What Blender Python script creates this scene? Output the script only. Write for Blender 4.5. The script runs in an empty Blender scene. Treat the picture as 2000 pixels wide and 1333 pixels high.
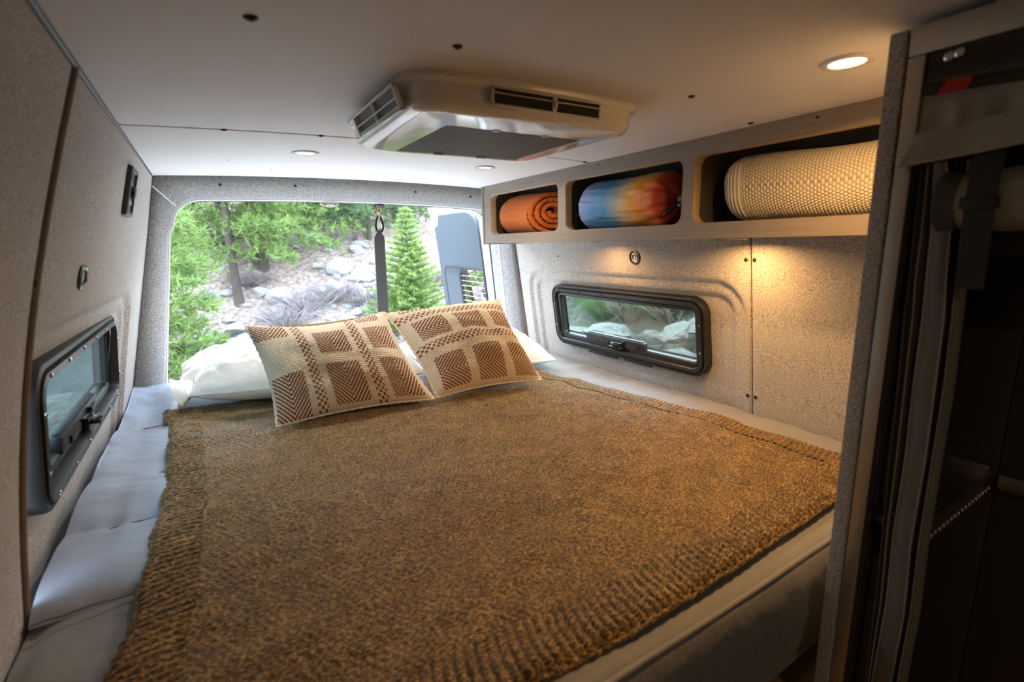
import bpy, bmesh, math, random
import numpy as np
from mathutils import Vector, Matrix

random.seed(7)
rng = np.random.default_rng(11)
C = bpy.context.scene.collection
sc = bpy.context.scene

# ------------------------------------------------------------------ camera, sky, exposure
CAM = np.array([0.0, 0.0, 0.55])
FPX = 950.0
yaw, pitch, roll = np.radians([31.77, 11.43, -1.37])
FW = np.array([np.cos(pitch) * np.sin(yaw), np.cos(pitch) * np.cos(yaw), -np.sin(pitch)])
R0 = np.array([np.cos(yaw), -np.sin(yaw), 0.0])
U0 = np.cross(R0, FW)
RT = R0 * np.cos(roll) + U0 * np.sin(roll)
UP = U0 * np.cos(roll) - R0 * np.sin(roll)
cd = bpy.data.cameras.new('camera')
cd.sensor_width = 36.0
cd.lens = 36.0 * FPX / 2000.0
cd.clip_start = 0.02
cd.clip_end = 200
cd.dof.use_dof = True
cd.dof.focus_distance = 1.75
cd.dof.aperture_fstop = 3.2
cam = bpy.data.objects.new('camera', cd)
C.objects.link(cam)
m3 = Matrix((RT, UP, -FW)).transposed()
cam.matrix_world = Matrix.Translation(CAM) @ m3.to_4x4()
sc.camera = cam

w = bpy.data.worlds.new('world')
sc.world = w
w.use_nodes = True
nt = w.node_tree
bgn = nt.nodes['Background']
SKY_STRENGTH = 16.0
bgn.inputs['Strength'].default_value = SKY_STRENGTH
# overcast-bright sky: a plain vertical gradient from pale horizon to bluer zenith
tc = nt.nodes.new('ShaderNodeTexCoord')
sx = nt.nodes.new('ShaderNodeSeparateXYZ')
rp = nt.nodes.new('ShaderNodeValToRGB')
rp.color_ramp.elements[0].position = 0.0
rp.color_ramp.elements[0].color = (0.86, 0.92, 1.0, 1)
rp.color_ramp.elements[1].position = 0.9
rp.color_ramp.elements[1].color = (0.60, 0.78, 1.0, 1)
nt.links.new(tc.outputs['Generated'], sx.inputs[0])
nt.links.new(sx.outputs['Z'], rp.inputs[0])
nt.links.new(rp.outputs[0], bgn.inputs['Color'])

sd = bpy.data.lights.new('sun', 'SUN')
sd.energy = 8.5
sd.angle = math.radians(18)
sd.color = (1.0, 0.95, 0.88)
sun = bpy.data.objects.new('sun', sd)
C.objects.link(sun)
sun.rotation_euler = Vector((0.05, -0.68, -0.73)).to_track_quat('-Z', 'Y').to_euler()

sc.view_settings.view_transform = 'Standard'
sc.view_settings.look = 'None'
sc.view_settings.exposure = 0.0
sc.view_settings.gamma = 1.0
sc.view_settings.use_curve_mapping = False
sc.cycles.use_denoising = True
sc.cycles.max_bounces = 10
sc.cycles.diffuse_bounces = 5
sc.cycles.sample_clamp_indirect = 6.0


def ray(px, py):
    return FW + RT * (px - 1000.0) / FPX - UP * (py - 666.5) / FPX


def at_y(px, py, Y):
    d = ray(px, py)
    return CAM + d * (Y / d[1])


def at_x(px, py, X):
    d = ray(px, py)
    return CAM + d * (X / d[0])


# ------------------------------------------------------------------ object helpers
WL = {}


def tag(o, label=None, cat=None, group=None, kind=None):
    if label: o['label'] = label
    if cat: o['category'] = cat
    if group: o['group'] = group
    if kind: o['kind'] = kind
    return o


def empty(name, loc, label=None, cat=None, group=None, kind=None):
    o = bpy.data.objects.new(name, None)
    o.empty_display_size = 0.05
    o.location = loc
    C.objects.link(o)
    WL[o.name] = np.array(loc, float)
    return tag(o, label, cat, group, kind)


def mk(name, V, F, m, parent=None, smooth=True, cols=None, origin=None):
    V = np.asarray(V, float).reshape(-1, 3)
    if parent is not None:
        origin = WL[parent.name]
    elif origin is None:
        lo, hi = V.min(0), V.max(0)
        origin = np.array([(lo[0] + hi[0]) / 2, (lo[1] + hi[1]) / 2, lo[2]])
    me = bpy.data.meshes.new(name)
    me.from_pydata((V - origin).tolist(), [], F.tolist() if isinstance(F, np.ndarray) else F)
    if smooth:
        me.polygons.foreach_set('use_smooth', np.ones(len(me.polygons), bool))
    if cols is not None:
        a = me.color_attributes.new('col', 'FLOAT_COLOR', 'POINT')
        c4 = np.ones((len(V), 4))
        c4[:, :3] = cols.reshape(-1, 3)
        a.data.foreach_set('color', c4.ravel())
    ms = m if isinstance(m, (list, tuple)) else [m]
    for x in ms:
        me.materials.append(x)
    me.update()
    o = bpy.data.objects.new(name, me)
    C.objects.link(o)
    if parent is not None:
        o.parent = parent
        WL[o.name] = WL[parent.name]
    else:
        o.location = origin
        WL[o.name] = np.array(origin, float)
    return o


def fix_normals(o):
    bm = bmesh.new()
    bm.from_mesh(o.data)
    bmesh.ops.recalc_face_normals(bm, faces=bm.faces)
    bm.to_mesh(o.data)
    bm.free()
    return o


def sharp(o, deg=35):
    """smooth shading with creases kept at sharp edges"""
    bm = bmesh.new()
    bm.from_mesh(o.data)
    bmesh.ops.recalc_face_normals(bm, faces=bm.faces)
    lim = math.radians(deg)
    for e in bm.edges:
        if len(e.link_faces) == 2 and e.calc_face_angle(0) > lim:
            e.smooth = False
    for f in bm.faces:
        f.smooth = True
    bm.to_mesh(o.data)
    bm.free()
    return o


def gridF(nu, nv, cu=False, cv=False):
    i = np.arange(nu if cu else nu - 1)
    j = np.arange(nv if cv else nv - 1)
    I, J = np.meshgrid(i, j, indexing='ij')
    I2, J2 = (I + 1) % nu, (J + 1) % nv
    return np.stack([I * nv + J, I2 * nv + J, I2 * nv + J2, I * nv + J2], -1).reshape(-1, 4)


def join(parts):
    V, F, n = [], [], 0
    for v, f in parts:
        v = np.asarray(v, float).reshape(-1, 3)
        V.append(v)
        for q in (f.tolist() if isinstance(f, np.ndarray) else f):
            F.append([a + n for a in q])
        n += len(v)
    return np.concatenate(V), F


def tf(vf, M):
    v, f = vf
    M = np.array(M)
    v = np.asarray(v, float)
    return v @ M[:3, :3].T + M[:3, 3], f


def frame(o, x, y, z):
    M = np.eye(4)
    for k, a in enumerate((x, y, z)):
        a = np.array(a, float)
        M[:3, k] = a / np.linalg.norm(a)
    M[:3, 3] = o
    return M


def box(lo, hi, bev=0.0):
    lo, hi = np.array(lo, float), np.array(hi, float)
    bm = bmesh.new()
    bmesh.ops.create_cube(bm, size=1.0)
    for v in bm.verts:
        v.co = Vector(((v.co[i] + 0.5) * (hi[i] - lo[i]) + lo[i] for i in range(3)))
    if bev > 0:
        bmesh.ops.bevel(bm, geom=list(bm.edges), offset=bev, segments=2, affect='EDGES', profile=0.6)
    bm.verts.index_update()
    V = np.array([v.co[:] for v in bm.verts])
    F = [[v.index for v in f.verts] for f in bm.faces]
    bm.free()
    return V, F


def tube(pts, r, n=8, closed=False, caps=True):
    P = np.asarray(pts, float)
    N = len(P)
    r = np.broadcast_to(np.asarray(r, float), (N,))
    T = np.roll(P, -1, 0) - np.roll(P, 1, 0)
    if not closed:
        T[0] = P[1] - P[0]
        T[-1] = P[-1] - P[-2]
    T /= np.maximum(np.linalg.norm(T, axis=1, keepdims=True), 1e-9)
    a = np.array([0, 0, 1.0]) if abs(T[0][2]) < 0.9 else np.array([1.0, 0, 0])
    A = []
    for t in T:
        a = a - t * (a @ t)
        a /= max(np.linalg.norm(a), 1e-9)
        A.append(a)
    A = np.array(A)
    B = np.cross(T, A)
    th = np.linspace(0, 2 * np.pi, n, endpoint=False)
    V = P[:, None] + r[:, None, None] * (A[:, None] * np.cos(th)[None, :, None] + B[:, None] * np.sin(th)[None, :, None])
    F = gridF(N, n, closed, True).tolist()
    if caps and not closed:
        F.append(list(range(n))[::-1])
        F.append([(N - 1) * n + k for k in range(n)])
    return V.reshape(-1, 3), F


def lathe(prof, n=24, M=None, caps=(True, True)):
    """profile of (radius, height) turned about z"""
    th = np.linspace(0, 2 * np.pi, n, endpoint=False)
    V = np.array([[(r * math.cos(t), r * math.sin(t), h) for t in th] for r, h in prof])
    F = gridF(len(prof), n, False, True).tolist()
    if caps[0]: F.append(list(range(n))[::-1])
    if caps[1]: F.append([(len(prof) - 1) * n + k for k in range(n)])
    V = V.reshape(-1, 3)
    return tf((V, F), M) if M is not None else (V, F)


def rr(w_, h_, r, n=8):
    """rounded rectangle loop, centred, counter-clockwise"""
    r = max(min(r, w_ / 2 - 1e-4, h_ / 2 - 1e-4), 1e-4)
    out = []
    for cx, cy, a0 in ((w_ / 2 - r, h_ / 2 - r, 0), (-w_ / 2 + r, h_ / 2 - r, 90), (-w_ / 2 + r, -h_ / 2 + r, 180), (w_ / 2 - r, -h_ / 2 + r, 270)):
        for k in range(n + 1):
            a = math.radians(a0 + 90 * k / n)
            out.append((cx + r * math.cos(a), cy + r * math.sin(a)))
    return np.array(out)


def ring(prof, w_, h_, r, n=8, M=None, cap0=False, cap1=False):
    """profile of (inset, height) swept round a rounded rectangle"""
    L = []
    for ins, z in prof:
        p = rr(w_ - 2 * ins, h_ - 2 * ins, max(r - ins, 0.002), n)
        L.append(np.c_[p, np.full(len(p), z)])
    N = len(L[0])
    F = gridF(len(L), N, False, True).tolist()
    if cap0: F.append(list(range(N))[::-1])
    if cap1: F.append([(len(L) - 1) * N + k for k in range(N)])
    V = np.concatenate(L)
    return tf((V, F), M) if M is not None else (V, F)


def plate(outer, holes, th, M, bevel=0.0):
    """flat board in local xy with holes, thickness along local z (centred); returns V, F"""
    cu = bpy.data.curves.new('board', 'CURVE')
    cu.dimensions = '2D'
    cu.fill_mode = 'BOTH'
    cu.extrude = th / 2 - bevel
    cu.bevel_depth = bevel
    cu.bevel_resolution = 1
    cu.offset = -bevel
    for loop in [outer] + list(holes):
        s = cu.splines.new('POLY')
        s.points.add(len(loop) - 1)
        for k, p in enumerate(loop):
            s.points[k].co = (p[0], p[1], 0, 1)
        s.use_cyclic_u = True
    o = bpy.data.objects.new('board', cu)
    C.objects.link(o)
    dg = bpy.context.evaluated_depsgraph_get()
    me = bpy.data.meshes.new_from_object(o.evaluated_get(dg))
    V = np.array([v.co[:] for v in me.vertices])
    F = [list(p.vertices) for p in me.polygons]
    bpy.data.objects.remove(o)
    bpy.data.curves.remove(cu)
    bpy.data.meshes.remove(me)
    return tf((V, F), M)


def weld(o, d=1e-4):
    bm = bmesh.new()
    bm.from_mesh(o.data)
    bmesh.ops.remove_doubles(bm, verts=bm.verts, dist=d)
    bmesh.ops.recalc_face_normals(bm, faces=bm.faces)
    bm.to_mesh(o.data)
    bm.free()
    return o


def copy_tree(o, loc, label=None):
    c = o.copy()
    C.objects.link(c)
    c.location = loc
    if label: c['label'] = label
    WL[c.name] = np.array(loc, float)
    for ch in list(o.children):
        d = ch.copy()
        C.objects.link(d)
        d.parent = c
        for g in list(ch.children):
            e = g.copy()
            C.objects.link(e)
            e.parent = d
    return c


def vnoise(x, y, seed=0):
    """smooth value noise on arrays, range about -1..1"""
    r = np.random.default_rng(seed).uniform(-1, 1, (64, 64))
    xi, yi = np.floor(x).astype(int), np.floor(y).astype(int)
    fx, fy = x - xi, y - yi
    fx, fy = fx * fx * (3 - 2 * fx), fy * fy * (3 - 2 * fy)
    g = lambda a, b: r[a % 64, b % 64]
    return (g(xi, yi) * (1 - fx) + g(xi + 1, yi) * fx) * (1 - fy) + (g(xi, yi + 1) * (1 - fx) + g(xi + 1, yi + 1) * fx) * fy


def fbm(x, y, seed=0, o=4):
    s, a, f = 0, 1.0, 1.0
    for k in range(o):
        s = s + a * vnoise(x * f + 3.7 * k, y * f + 9.1 * k, seed + k)
        a *= 0.5
        f *= 2.03
    return s


def sstep(a, b, x):
    t = np.clip((x - a) / (b - a), 0, 1)
    return t * t * (3 - 2 * t)


# ------------------------------------------------------------------ materials
def nmat(name, col=(0.5, 0.5, 0.5), rough=0.5, metal=0.0, spec=0.5, coat=0.0, sheen=0.0, noise=None, bump=None, stretch=None, attr=False, trans=0.0):
    """noise=(scale, second colour, contrast 0..1); bump=(scale, distance, strength)"""
    m = bpy.data.materials.new(name)
    m.use_nodes = True
    t = m.node_tree
    b = t.nodes['Principled BSDF']
    b.inputs['Base Color'].default_value = (*col, 1)
    b.inputs['Roughness'].default_value = rough
    b.inputs['Metallic'].default_value = metal
    b.inputs['Specular IOR Level'].default_value = spec
    b.inputs['Coat Weight'].default_value = coat
    b.inputs['Coat Roughness'].default_value = 0.05
    b.inputs['Sheen Weight'].default_value = sheen
    co = None
    if noise or bump:
        tcn = t.nodes.new('ShaderNodeTexCoord')
        mp = t.nodes.new('ShaderNodeMapping')
        mp.inputs['Scale'].default_value = stretch or (1, 1, 1)
        t.links.new(tcn.outputs['Object'], mp.inputs[0])
        co = mp.outputs[0]
    if attr:
        an = t.nodes.new('ShaderNodeVertexColor')
        an.layer_name = 'col'
        t.links.new(an.outputs[0], b.inputs['Base Color'])
    if noise:
        n = t.nodes.new('ShaderNodeTexNoise')
        n.inputs['Scale'].default_value = noise[0]
        n.inputs['Detail'].default_value = 5
        n.inputs['Roughness'].default_value = 0.65
        t.links.new(co, n.inputs['Vector'])
        r = t.nodes.new('ShaderNodeValToRGB')
        k = 0.5 * (1 - noise[2])
        r.color_ramp.elements[0].position = k
        r.color_ramp.elements[1].position = 1 - k
        r.color_ramp.elements[0].color = (*col, 1)
        r.color_ramp.elements[1].color = (*noise[1], 1)
        t.links.new(n.outputs['Fac'], r.inputs[0])
        if attr:
            mx = t.nodes.new('ShaderNodeMix')
            mx.data_type = 'RGBA'
            mx.blend_type = 'MULTIPLY'
            mx.inputs[0].default_value = 1
            t.links.new(an.outputs[0], mx.inputs[6])
            t.links.new(r.outputs[0], mx.inputs[7])
            t.links.new(mx.outputs[2], b.inputs['Base Color'])
        else:
            t.links.new(r.outputs[0], b.inputs['Base Color'])
    if bump:
        n2 = t.nodes.new('ShaderNodeTexNoise')
        n2.inputs['Scale'].default_value = bump[0]
        n2.inputs['Detail'].default_value = 4
        t.links.new(co, n2.inputs['Vector'])
        bp = t.nodes.new('ShaderNodeBump')
        bp.inputs['Distance'].default_value = bump[1]
        bp.inputs['Strength'].default_value = bump[2]
        t.links.new(n2.outputs['Fac'], bp.inputs['Height'])
        t.links.new(bp.outputs[0], b.inputs['Normal'])
    return m


def tweed(name, dark, light, axes=('y', 'z')):
    """heathered woven upholstery: crossed thread noises, plus a fine weave relief"""
    m = bpy.data.materials.new(name)
    m.use_nodes = True
    t = m.node_tree
    b = t.nodes['Principled BSDF']
    b.inputs['Roughness'].default_value = 0.95
    b.inputs['Specular IOR Level'].default_value = 0.15
    b.inputs['Sheen Weight'].default_value = 0.25
    tcn = t.nodes.new('ShaderNodeTexCoord')
    outs = []
    for k in range(2):
        s = [60.0, 60.0, 60.0]
        ia, ib = 'xyz'.index(axes[0]), 'xyz'.index(axes[1])
        s[ia], s[ib] = (220, 740) if k == 0 else (740, 220)
        mp = t.nodes.new('ShaderNodeMapping')
        mp.inputs['Scale'].default_value = s
        mp.inputs['Location'].default_value = (k * 3.1, 0, 0)
        t.links.new(tcn.outputs['Object'], mp.inputs[0])
        n = t.nodes.new('ShaderNodeTexNoise')
        n.inputs['Scale'].default_value = 1.0
        n.inputs['Detail'].default_value = 2
        t.links.new(mp.outputs[0], n.inputs['Vector'])
        outs.append(n.outputs['Fac'])
    ad = t.nodes.new('ShaderNodeMath')
    ad.operation = 'ADD'
    t.links.new(outs[0], ad.inputs[0])
    t.links.new(outs[1], ad.inputs[1])
    r = t.nodes.new('ShaderNodeValToRGB')
    mr = t.nodes.new('ShaderNodeMapRange')
    mr.inputs[1].default_value = 0.72
    mr.inputs[2].default_value = 1.28
    t.links.new(ad.outputs[0], mr.inputs[0])
    r.color_ramp.elements[0].color = (*dark, 1)
    r.color_ramp.elements[1].color = (*light, 1)
    t.links.new(mr.outputs[0], r.inputs[0])
    t.links.new(r.outputs[0], b.inputs['Base Color'])
    bp = t.nodes.new('ShaderNodeBump')
    bp.inputs['Distance'].default_value = 0.0012
    bp.inputs['Strength'].default_value = 0.6
    t.links.new(ad.outputs[0], bp.inputs['Height'])
    t.links.new(bp.outputs[0], b.inputs['Normal'])
    return m


def glass(name, tint, ior=1.35, rough=0.0):
    m = bpy.data.materials.new(name)
    m.use_nodes = True
    t = m.node_tree
    t.nodes.remove(t.nodes['Principled BSDF'])
    out = t.nodes['Material Output']
    tr = t.nodes.new('ShaderNodeBsdfTransparent')
    tr.inputs[0].default_value = (*tint, 1)
    gl = t.nodes.new('ShaderNodeBsdfGlossy')
    gl.inputs['Roughness'].default_value = rough
    fr = t.nodes.new('ShaderNodeFresnel')
    fr.inputs[0].default_value = ior
    mx = t.nodes.new('ShaderNodeMixShader')
    t.links.new(fr.outputs[0], mx.inputs[0])
    t.links.new(tr.outputs[0], mx.inputs[1])
    t.links.new(gl.outputs[0], mx.inputs[2])
    t.links.new(mx.outputs[0], out.inputs[0])
    return m


def screen_mat(name, col, alpha):
    """insect screen: fine threads, mostly open"""
    m = bpy.data.materials.new(name)
    m.use_nodes = True
    t = m.node_tree
    t.nodes.remove(t.nodes['Principled BSDF'])
    out = t.nodes['Material Output']
    tr = t.nodes.new('ShaderNodeBsdfTransparent')
    df = t.nodes.new('ShaderNodeBsdfDiffuse')
    df.inputs[0].default_value = (*col, 1)
    mx = t.nodes.new('ShaderNodeMixShader')
    mx.inputs[0].default_value = alpha
    t.links.new(tr.outputs[0], mx.inputs[1])
    t.links.new(df.outputs[0], mx.inputs[2])
    t.links.new(mx.outputs[0], out.inputs[0])
    return m


def emit(name, col, s):
    m = bpy.data.materials.new(name)
    m.use_nodes = True
    b = m.node_tree.nodes['Principled BSDF']
    b.inputs['Base Color'].default_value = (0.9, 0.9, 0.9, 1)
    b.inputs['Emission Color'].default_value = (*col, 1)
    b.inputs['Emission Strength'].default_value = s
    return m


M = {}
M['wall'] = tweed('grey_tweed', (0.15, 0.138, 0.126), (0.66, 0.625, 0.585))
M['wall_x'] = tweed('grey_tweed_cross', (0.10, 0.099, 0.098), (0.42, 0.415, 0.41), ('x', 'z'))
M['ceiling'] = nmat('ceiling_vinyl', (0.70, 0.685, 0.68), 0.55, spec=0.25, noise=(3.0, (0.66, 0.645, 0.64), 0.6), bump=(700, 0.0004, 0.35))
M['black'] = nmat('black_plastic', (0.012, 0.012, 0.013), 0.38, noise=(30, (0.02, 0.02, 0.021), 0.8))
M['black_gloss'] = nmat('black_gloss', (0.012, 0.012, 0.013), 0.18)
M['dark'] = nmat('dark_cavity', (0.012, 0.011, 0.010), 0.8)
M['rubber'] = nmat('rubber_seal', (0.03, 0.035, 0.045), 0.5)
M['white_plastic'] = nmat('white_plastic', (0.74, 0.73, 0.71), 0.13, spec=0.6, coat=0.5, bump=(9, 0.004, 0.5))
M['grey_plastic'] = nmat('grey_plastic', (0.50, 0.50, 0.49), 0.3, spec=0.5, coat=0.2)
M['filter'] = nmat('filter_grey', (0.1600, 0.1568, 0.1472), 0.5)
M['wood'] = nmat('ash_laminate', (0.1568, 0.1255, 0.1011), 0.5, noise=(1.0, (0.2788, 0.2335, 0.1917), 0.75), stretch=(60, 4, 190), bump=(1.0, 0.0006, 0.3))
M['wood_in'] = nmat('ash_edge', (0.30, 0.20, 0.09), 0.5, noise=(1.0, (0.40, 0.28, 0.14), 0.8), stretch=(8, 40, 120))
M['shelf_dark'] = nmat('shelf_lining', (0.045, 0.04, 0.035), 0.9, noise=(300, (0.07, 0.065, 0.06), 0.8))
M['floorwood'] = nmat('floor_wood', (0.34, 0.20, 0.08), 0.45, noise=(1.0, (0.46, 0.29, 0.13), 0.8), stretch=(6, 60, 30))
M['van_white'] = nmat('white_paint', (0.82, 0.83, 0.84), 0.25, coat=0.6)
M['door_trim'] = nmat('blue_grey_trim', (0.0371, 0.0491, 0.0625), 0.55, noise=(180, (0.0469, 0.0603, 0.0750), 0.7), bump=(500, 0.0006, 0.4))
M['metal'] = nmat('brushed_aluminium', (0.60, 0.575, 0.53), 0.36, metal=1.0, noise=(1.0, (0.50, 0.48, 0.45), 0.7), stretch=(3, 3, 240), bump=(2.0, 0.0003, 0.3))
M['steel'] = nmat('steel', (0.6, 0.6, 0.6), 0.25, metal=1.0)
M['brass'] = nmat('brass', (0.65, 0.42, 0.12), 0.3, metal=1.0)
M['screw'] = nmat('dark_screw', (0.03, 0.028, 0.026), 0.4, metal=0.4)
M['closet'] = nmat('closet_panel', (0.055, 0.045, 0.036), 0.5, noise=(5, (0.075, 0.062, 0.05), 0.7))
M['canvas'] = nmat('olive_canvas', (0.13, 0.13, 0.11), 0.85, noise=(240, (0.17, 0.168, 0.14), 0.7), bump=(500, 0.0008, 0.4))
M['canvas_light'] = nmat('beige_canvas', (0.28, 0.255, 0.215), 0.8, noise=(200, (0.34, 0.315, 0.27), 0.7), bump=(60, 0.003, 0.5))
M['canvas_dark'] = nmat('dark_canvas', (0.035, 0.034, 0.032), 0.85)
M['piping'] = nmat('tan_piping', (0.36, 0.33, 0.28), 0.7)
M['webbing'] = nmat('black_webbing', (0.012, 0.012, 0.012), 0.7, noise=(600, (0.022, 0.022, 0.022), 0.7), bump=(900, 0.0006, 0.6))
M['strap_grey'] = nmat('grey_webbing', (0.045, 0.047, 0.052), 0.6, noise=(1.0, (0.065, 0.068, 0.075), 0.8), stretch=(300, 300, 900), bump=(1.0, 0.0005, 0.5))
M['red'] = nmat('red_tag', (0.42, 0.012, 0.012), 0.6)
M['vinyl'] = glass('smoky_vinyl', (0.72, 0.72, 0.70))
M['sheet'] = nmat('grey_sheet', (0.1927, 0.1902, 0.1968), 0.75, sheen=0.2, noise=(14, (0.2173, 0.2148, 0.2214), 0.7), bump=(26, 0.006, 0.45))
M['quilt'] = nmat('blue_grey_quilt', (0.245, 0.295, 0.37), 0.55, sheen=0.2, noise=(12, (0.28, 0.33, 0.405), 0.7), bump=(22, 0.006, 0.4))
M['pillow'] = nmat('white_cotton', (0.86, 0.855, 0.84), 0.8, sheen=0.2, bump=(28, 0.007, 0.55))
M['cushion'] = nmat('woven_cotton', (1, 1, 1), 0.9, spec=0.15, sheen=0.2, noise=(420, (0.72, 0.70, 0.68), 0.9), attr=True)
M['knit'] = nmat('knit_wool', (1, 1, 1), 0.9, spec=0.15, sheen=0.25, noise=(600, (0.75, 0.73, 0.7), 0.9), bump=(900, 0.0012, 0.6), attr=True)
M['nylon'] = nmat('ripstop_nylon', (1, 1, 1), 0.52, spec=0.4, sheen=0.1, noise=(40, (0.86, 0.86, 0.86), 0.8), bump=(34, 0.006, 0.5), attr=True)
M['wglass'] = glass('tinted_glass', (0.66, 0.80, 0.76))
M['wglass_dark'] = glass('tinted_glass_dark', (0.42, 0.62, 0.62), 1.06)
M['dglass'] = glass('door_glass', (0.42, 0.52, 0.47))
M['screen'] = screen_mat('insect_screen', (0.16, 0.17, 0.175), 0.62)
M['screen_thin'] = screen_mat('insect_screen_thin', (0.5, 0.5, 0.5), 0.16)
M['bark'] = nmat('bark', (0.0515, 0.0393, 0.0337), 0.95, noise=(1.0, (0.0945, 0.0749, 0.0646), 0.7), stretch=(20, 20, 5), bump=(14, 0.03, 0.7))
M['tag'] = nmat('white_tag', (0.8, 0.8, 0.8), 0.7)


def leaf_mat(name, a, b):
    m = nmat(name, a, 0.75, spec=0.2, noise=(3.0, b, 0.5))
    p = m.node_tree.nodes['Principled BSDF']
    t = m.node_tree
    tl = t.nodes.new('ShaderNodeBsdfTranslucent')
    mx = t.nodes.new('ShaderNodeMixShader')
    mx.inputs[0].default_value = 0.4
    src = p.inputs['Base Color'].links[0].from_socket
    t.links.new(src, tl.inputs[0])
    t.links.new(p.outputs[0], mx.inputs[1])
    t.links.new(tl.outputs[0], mx.inputs[2])
    t.links.new(mx.outputs[0], t.nodes['Material Output'].inputs[0])
    return m


M['pine'] = leaf_mat('pine_needles', (0.1245, 0.2031, 0.0590), (0.2162, 0.3079, 0.0983))
M['pine_dark'] = leaf_mat('pine_needles_dark', (0.0786, 0.1441, 0.0590), (0.1441, 0.2228, 0.0983))
M['spruce'] = leaf_mat('spruce_needles', (0.1704, 0.2621, 0.0655), (0.2883, 0.3931, 0.1441))
M['twig'] = nmat('dry_twigs', (0.1651, 0.1428, 0.1481), 0.9, noise=(8, (0.2306, 0.2031, 0.2031), 0.7))
M['straw'] = nmat('dry_grass', (0.1361, 0.1210, 0.0785), 0.9, noise=(8, (0.1692, 0.1512, 0.1058), 0.7))
M['grass'] = leaf_mat('green_grass', (0.0432, 0.0936, 0.0216), (0.0792, 0.1296, 0.0432))
M['rock'] = nmat('granite', (0.2153, 0.2200, 0.2246), 0.9, noise=(5, (0.3931, 0.4025, 0.4072), 0.6), bump=(16, 0.03, 0.8))
M['rock_dark'] = nmat('dark_granite', (0.0360, 0.0396, 0.0396), 0.9, noise=(4, (0.0720, 0.0756, 0.0720), 0.6), bump=(10, 0.04, 0.8))
M['boulder'] = nmat('pale_boulder', (0.0674, 0.0629, 0.0536), 0.9, noise=(6, (0.1161, 0.1125, 0.1013), 0.6), bump=(14, 0.03, 0.9))


def soil():
    m = nmat('pine_straw_soil', (0.11, 0.079, 0.066), 0.95, noise=(16.0, (0.31, 0.248, 0.214), 0.32), bump=(12, 0.08, 0.9))
    t = m.node_tree
    b = t.nodes['Principled BSDF']
    src = b.inputs['Base Color'].links[0].from_socket
    tcn = t.nodes.new('ShaderNodeTexCoord')
    v = t.nodes.new('ShaderNodeTexVoronoi')
    v.inputs['Scale'].default_value = 9.0
    t.links.new(tcn.outputs['Object'], v.inputs['Vector'])
    r = t.nodes.new('ShaderNodeValToRGB')
    r.color_ramp.elements[0].position = 0.20
    r.color_ramp.elements[0].color = (1, 1, 1, 1)
    r.color_ramp.elements[1].position = 0.30
    r.color_ramp.elements[1].color = (0, 0, 0, 1)
    t.links.new(v.outputs['Distance'], r.inputs[0])
    n = t.nodes.new('ShaderNodeTexNoise')
    n.inputs['Scale'].default_value = 1.3
    t.links.new(tcn.outputs['Object'], n.inputs['Vector'])
    r2 = t.nodes.new('ShaderNodeValToRGB')
    r2.color_ramp.elements[0].position = 0.45
    r2.color_ramp.elements[1].position = 0.62
    t.links.new(n.outputs['Fac'], r2.inputs[0])
    mu = t.nodes.new('ShaderNodeMath')
    mu.operation = 'MULTIPLY'
    t.links.new(r.outputs[0], mu.inputs[0])
    t.links.new(r2.outputs[0], mu.inputs[1])
    mx = t.nodes.new('ShaderNodeMix')
    mx.data_type = 'RGBA'
    t.links.new(mu.outputs[0], mx.inputs[0])
    t.links.new(src, mx.inputs[6])
    mx.inputs[7].default_value = (0.32, 0.316, 0.316, 1)
    # unseen pale ground added round the van to bounce daylight onto the ceiling
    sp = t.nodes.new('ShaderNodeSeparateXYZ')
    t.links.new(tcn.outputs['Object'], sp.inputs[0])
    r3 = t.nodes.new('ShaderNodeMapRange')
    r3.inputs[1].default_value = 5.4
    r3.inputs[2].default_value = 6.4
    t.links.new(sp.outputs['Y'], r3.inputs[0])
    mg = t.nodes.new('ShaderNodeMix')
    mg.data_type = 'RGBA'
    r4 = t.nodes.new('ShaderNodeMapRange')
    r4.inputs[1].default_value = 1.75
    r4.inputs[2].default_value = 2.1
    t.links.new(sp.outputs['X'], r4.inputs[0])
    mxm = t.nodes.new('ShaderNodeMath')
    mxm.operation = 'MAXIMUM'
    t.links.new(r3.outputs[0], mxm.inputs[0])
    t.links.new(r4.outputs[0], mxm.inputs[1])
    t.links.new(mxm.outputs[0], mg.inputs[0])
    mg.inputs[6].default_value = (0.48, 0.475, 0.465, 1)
    mb = t.nodes.new('ShaderNodeMix')
    mb.data_type = 'RGBA'
    r5 = t.nodes.new('ShaderNodeMath')
    r5.operation = 'SUBTRACT'
    t.links.new(r4.outputs[0], r5.inputs[0])
    t.links.new(r3.outputs[0], r5.inputs[1])
    r5.use_clamp = True
    t.links.new(r5.outputs[0], mb.inputs[0])
    t.links.new(mx.outputs[2], mb.inputs[6])
    mb.inputs[7].default_value = (0.035, 0.04, 0.026, 1)
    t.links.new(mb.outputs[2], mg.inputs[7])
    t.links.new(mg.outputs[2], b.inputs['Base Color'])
    return m


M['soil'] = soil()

# ------------------------------------------------------------------ the van interior: shell
def XR(z): return 1.45 - 0.14 * np.maximum(z, -0.05)
def XL(z): return -0.288 + 0.214 * np.maximum(z, -0.05)
def XLW(y, z):
    """left wall surface: it bows outwards at mid height towards the front of the van"""
    return XL(z) - 0.031 * np.sin(np.pi * np.clip((z + 0.12) / 0.97, 0, 1)) * np.clip((2.25 - y) / 1.25, 0, 1.05)


def ZC(x): return 0.825 - 0.016 * ((x - 0.56) / 0.67) ** 2


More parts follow.
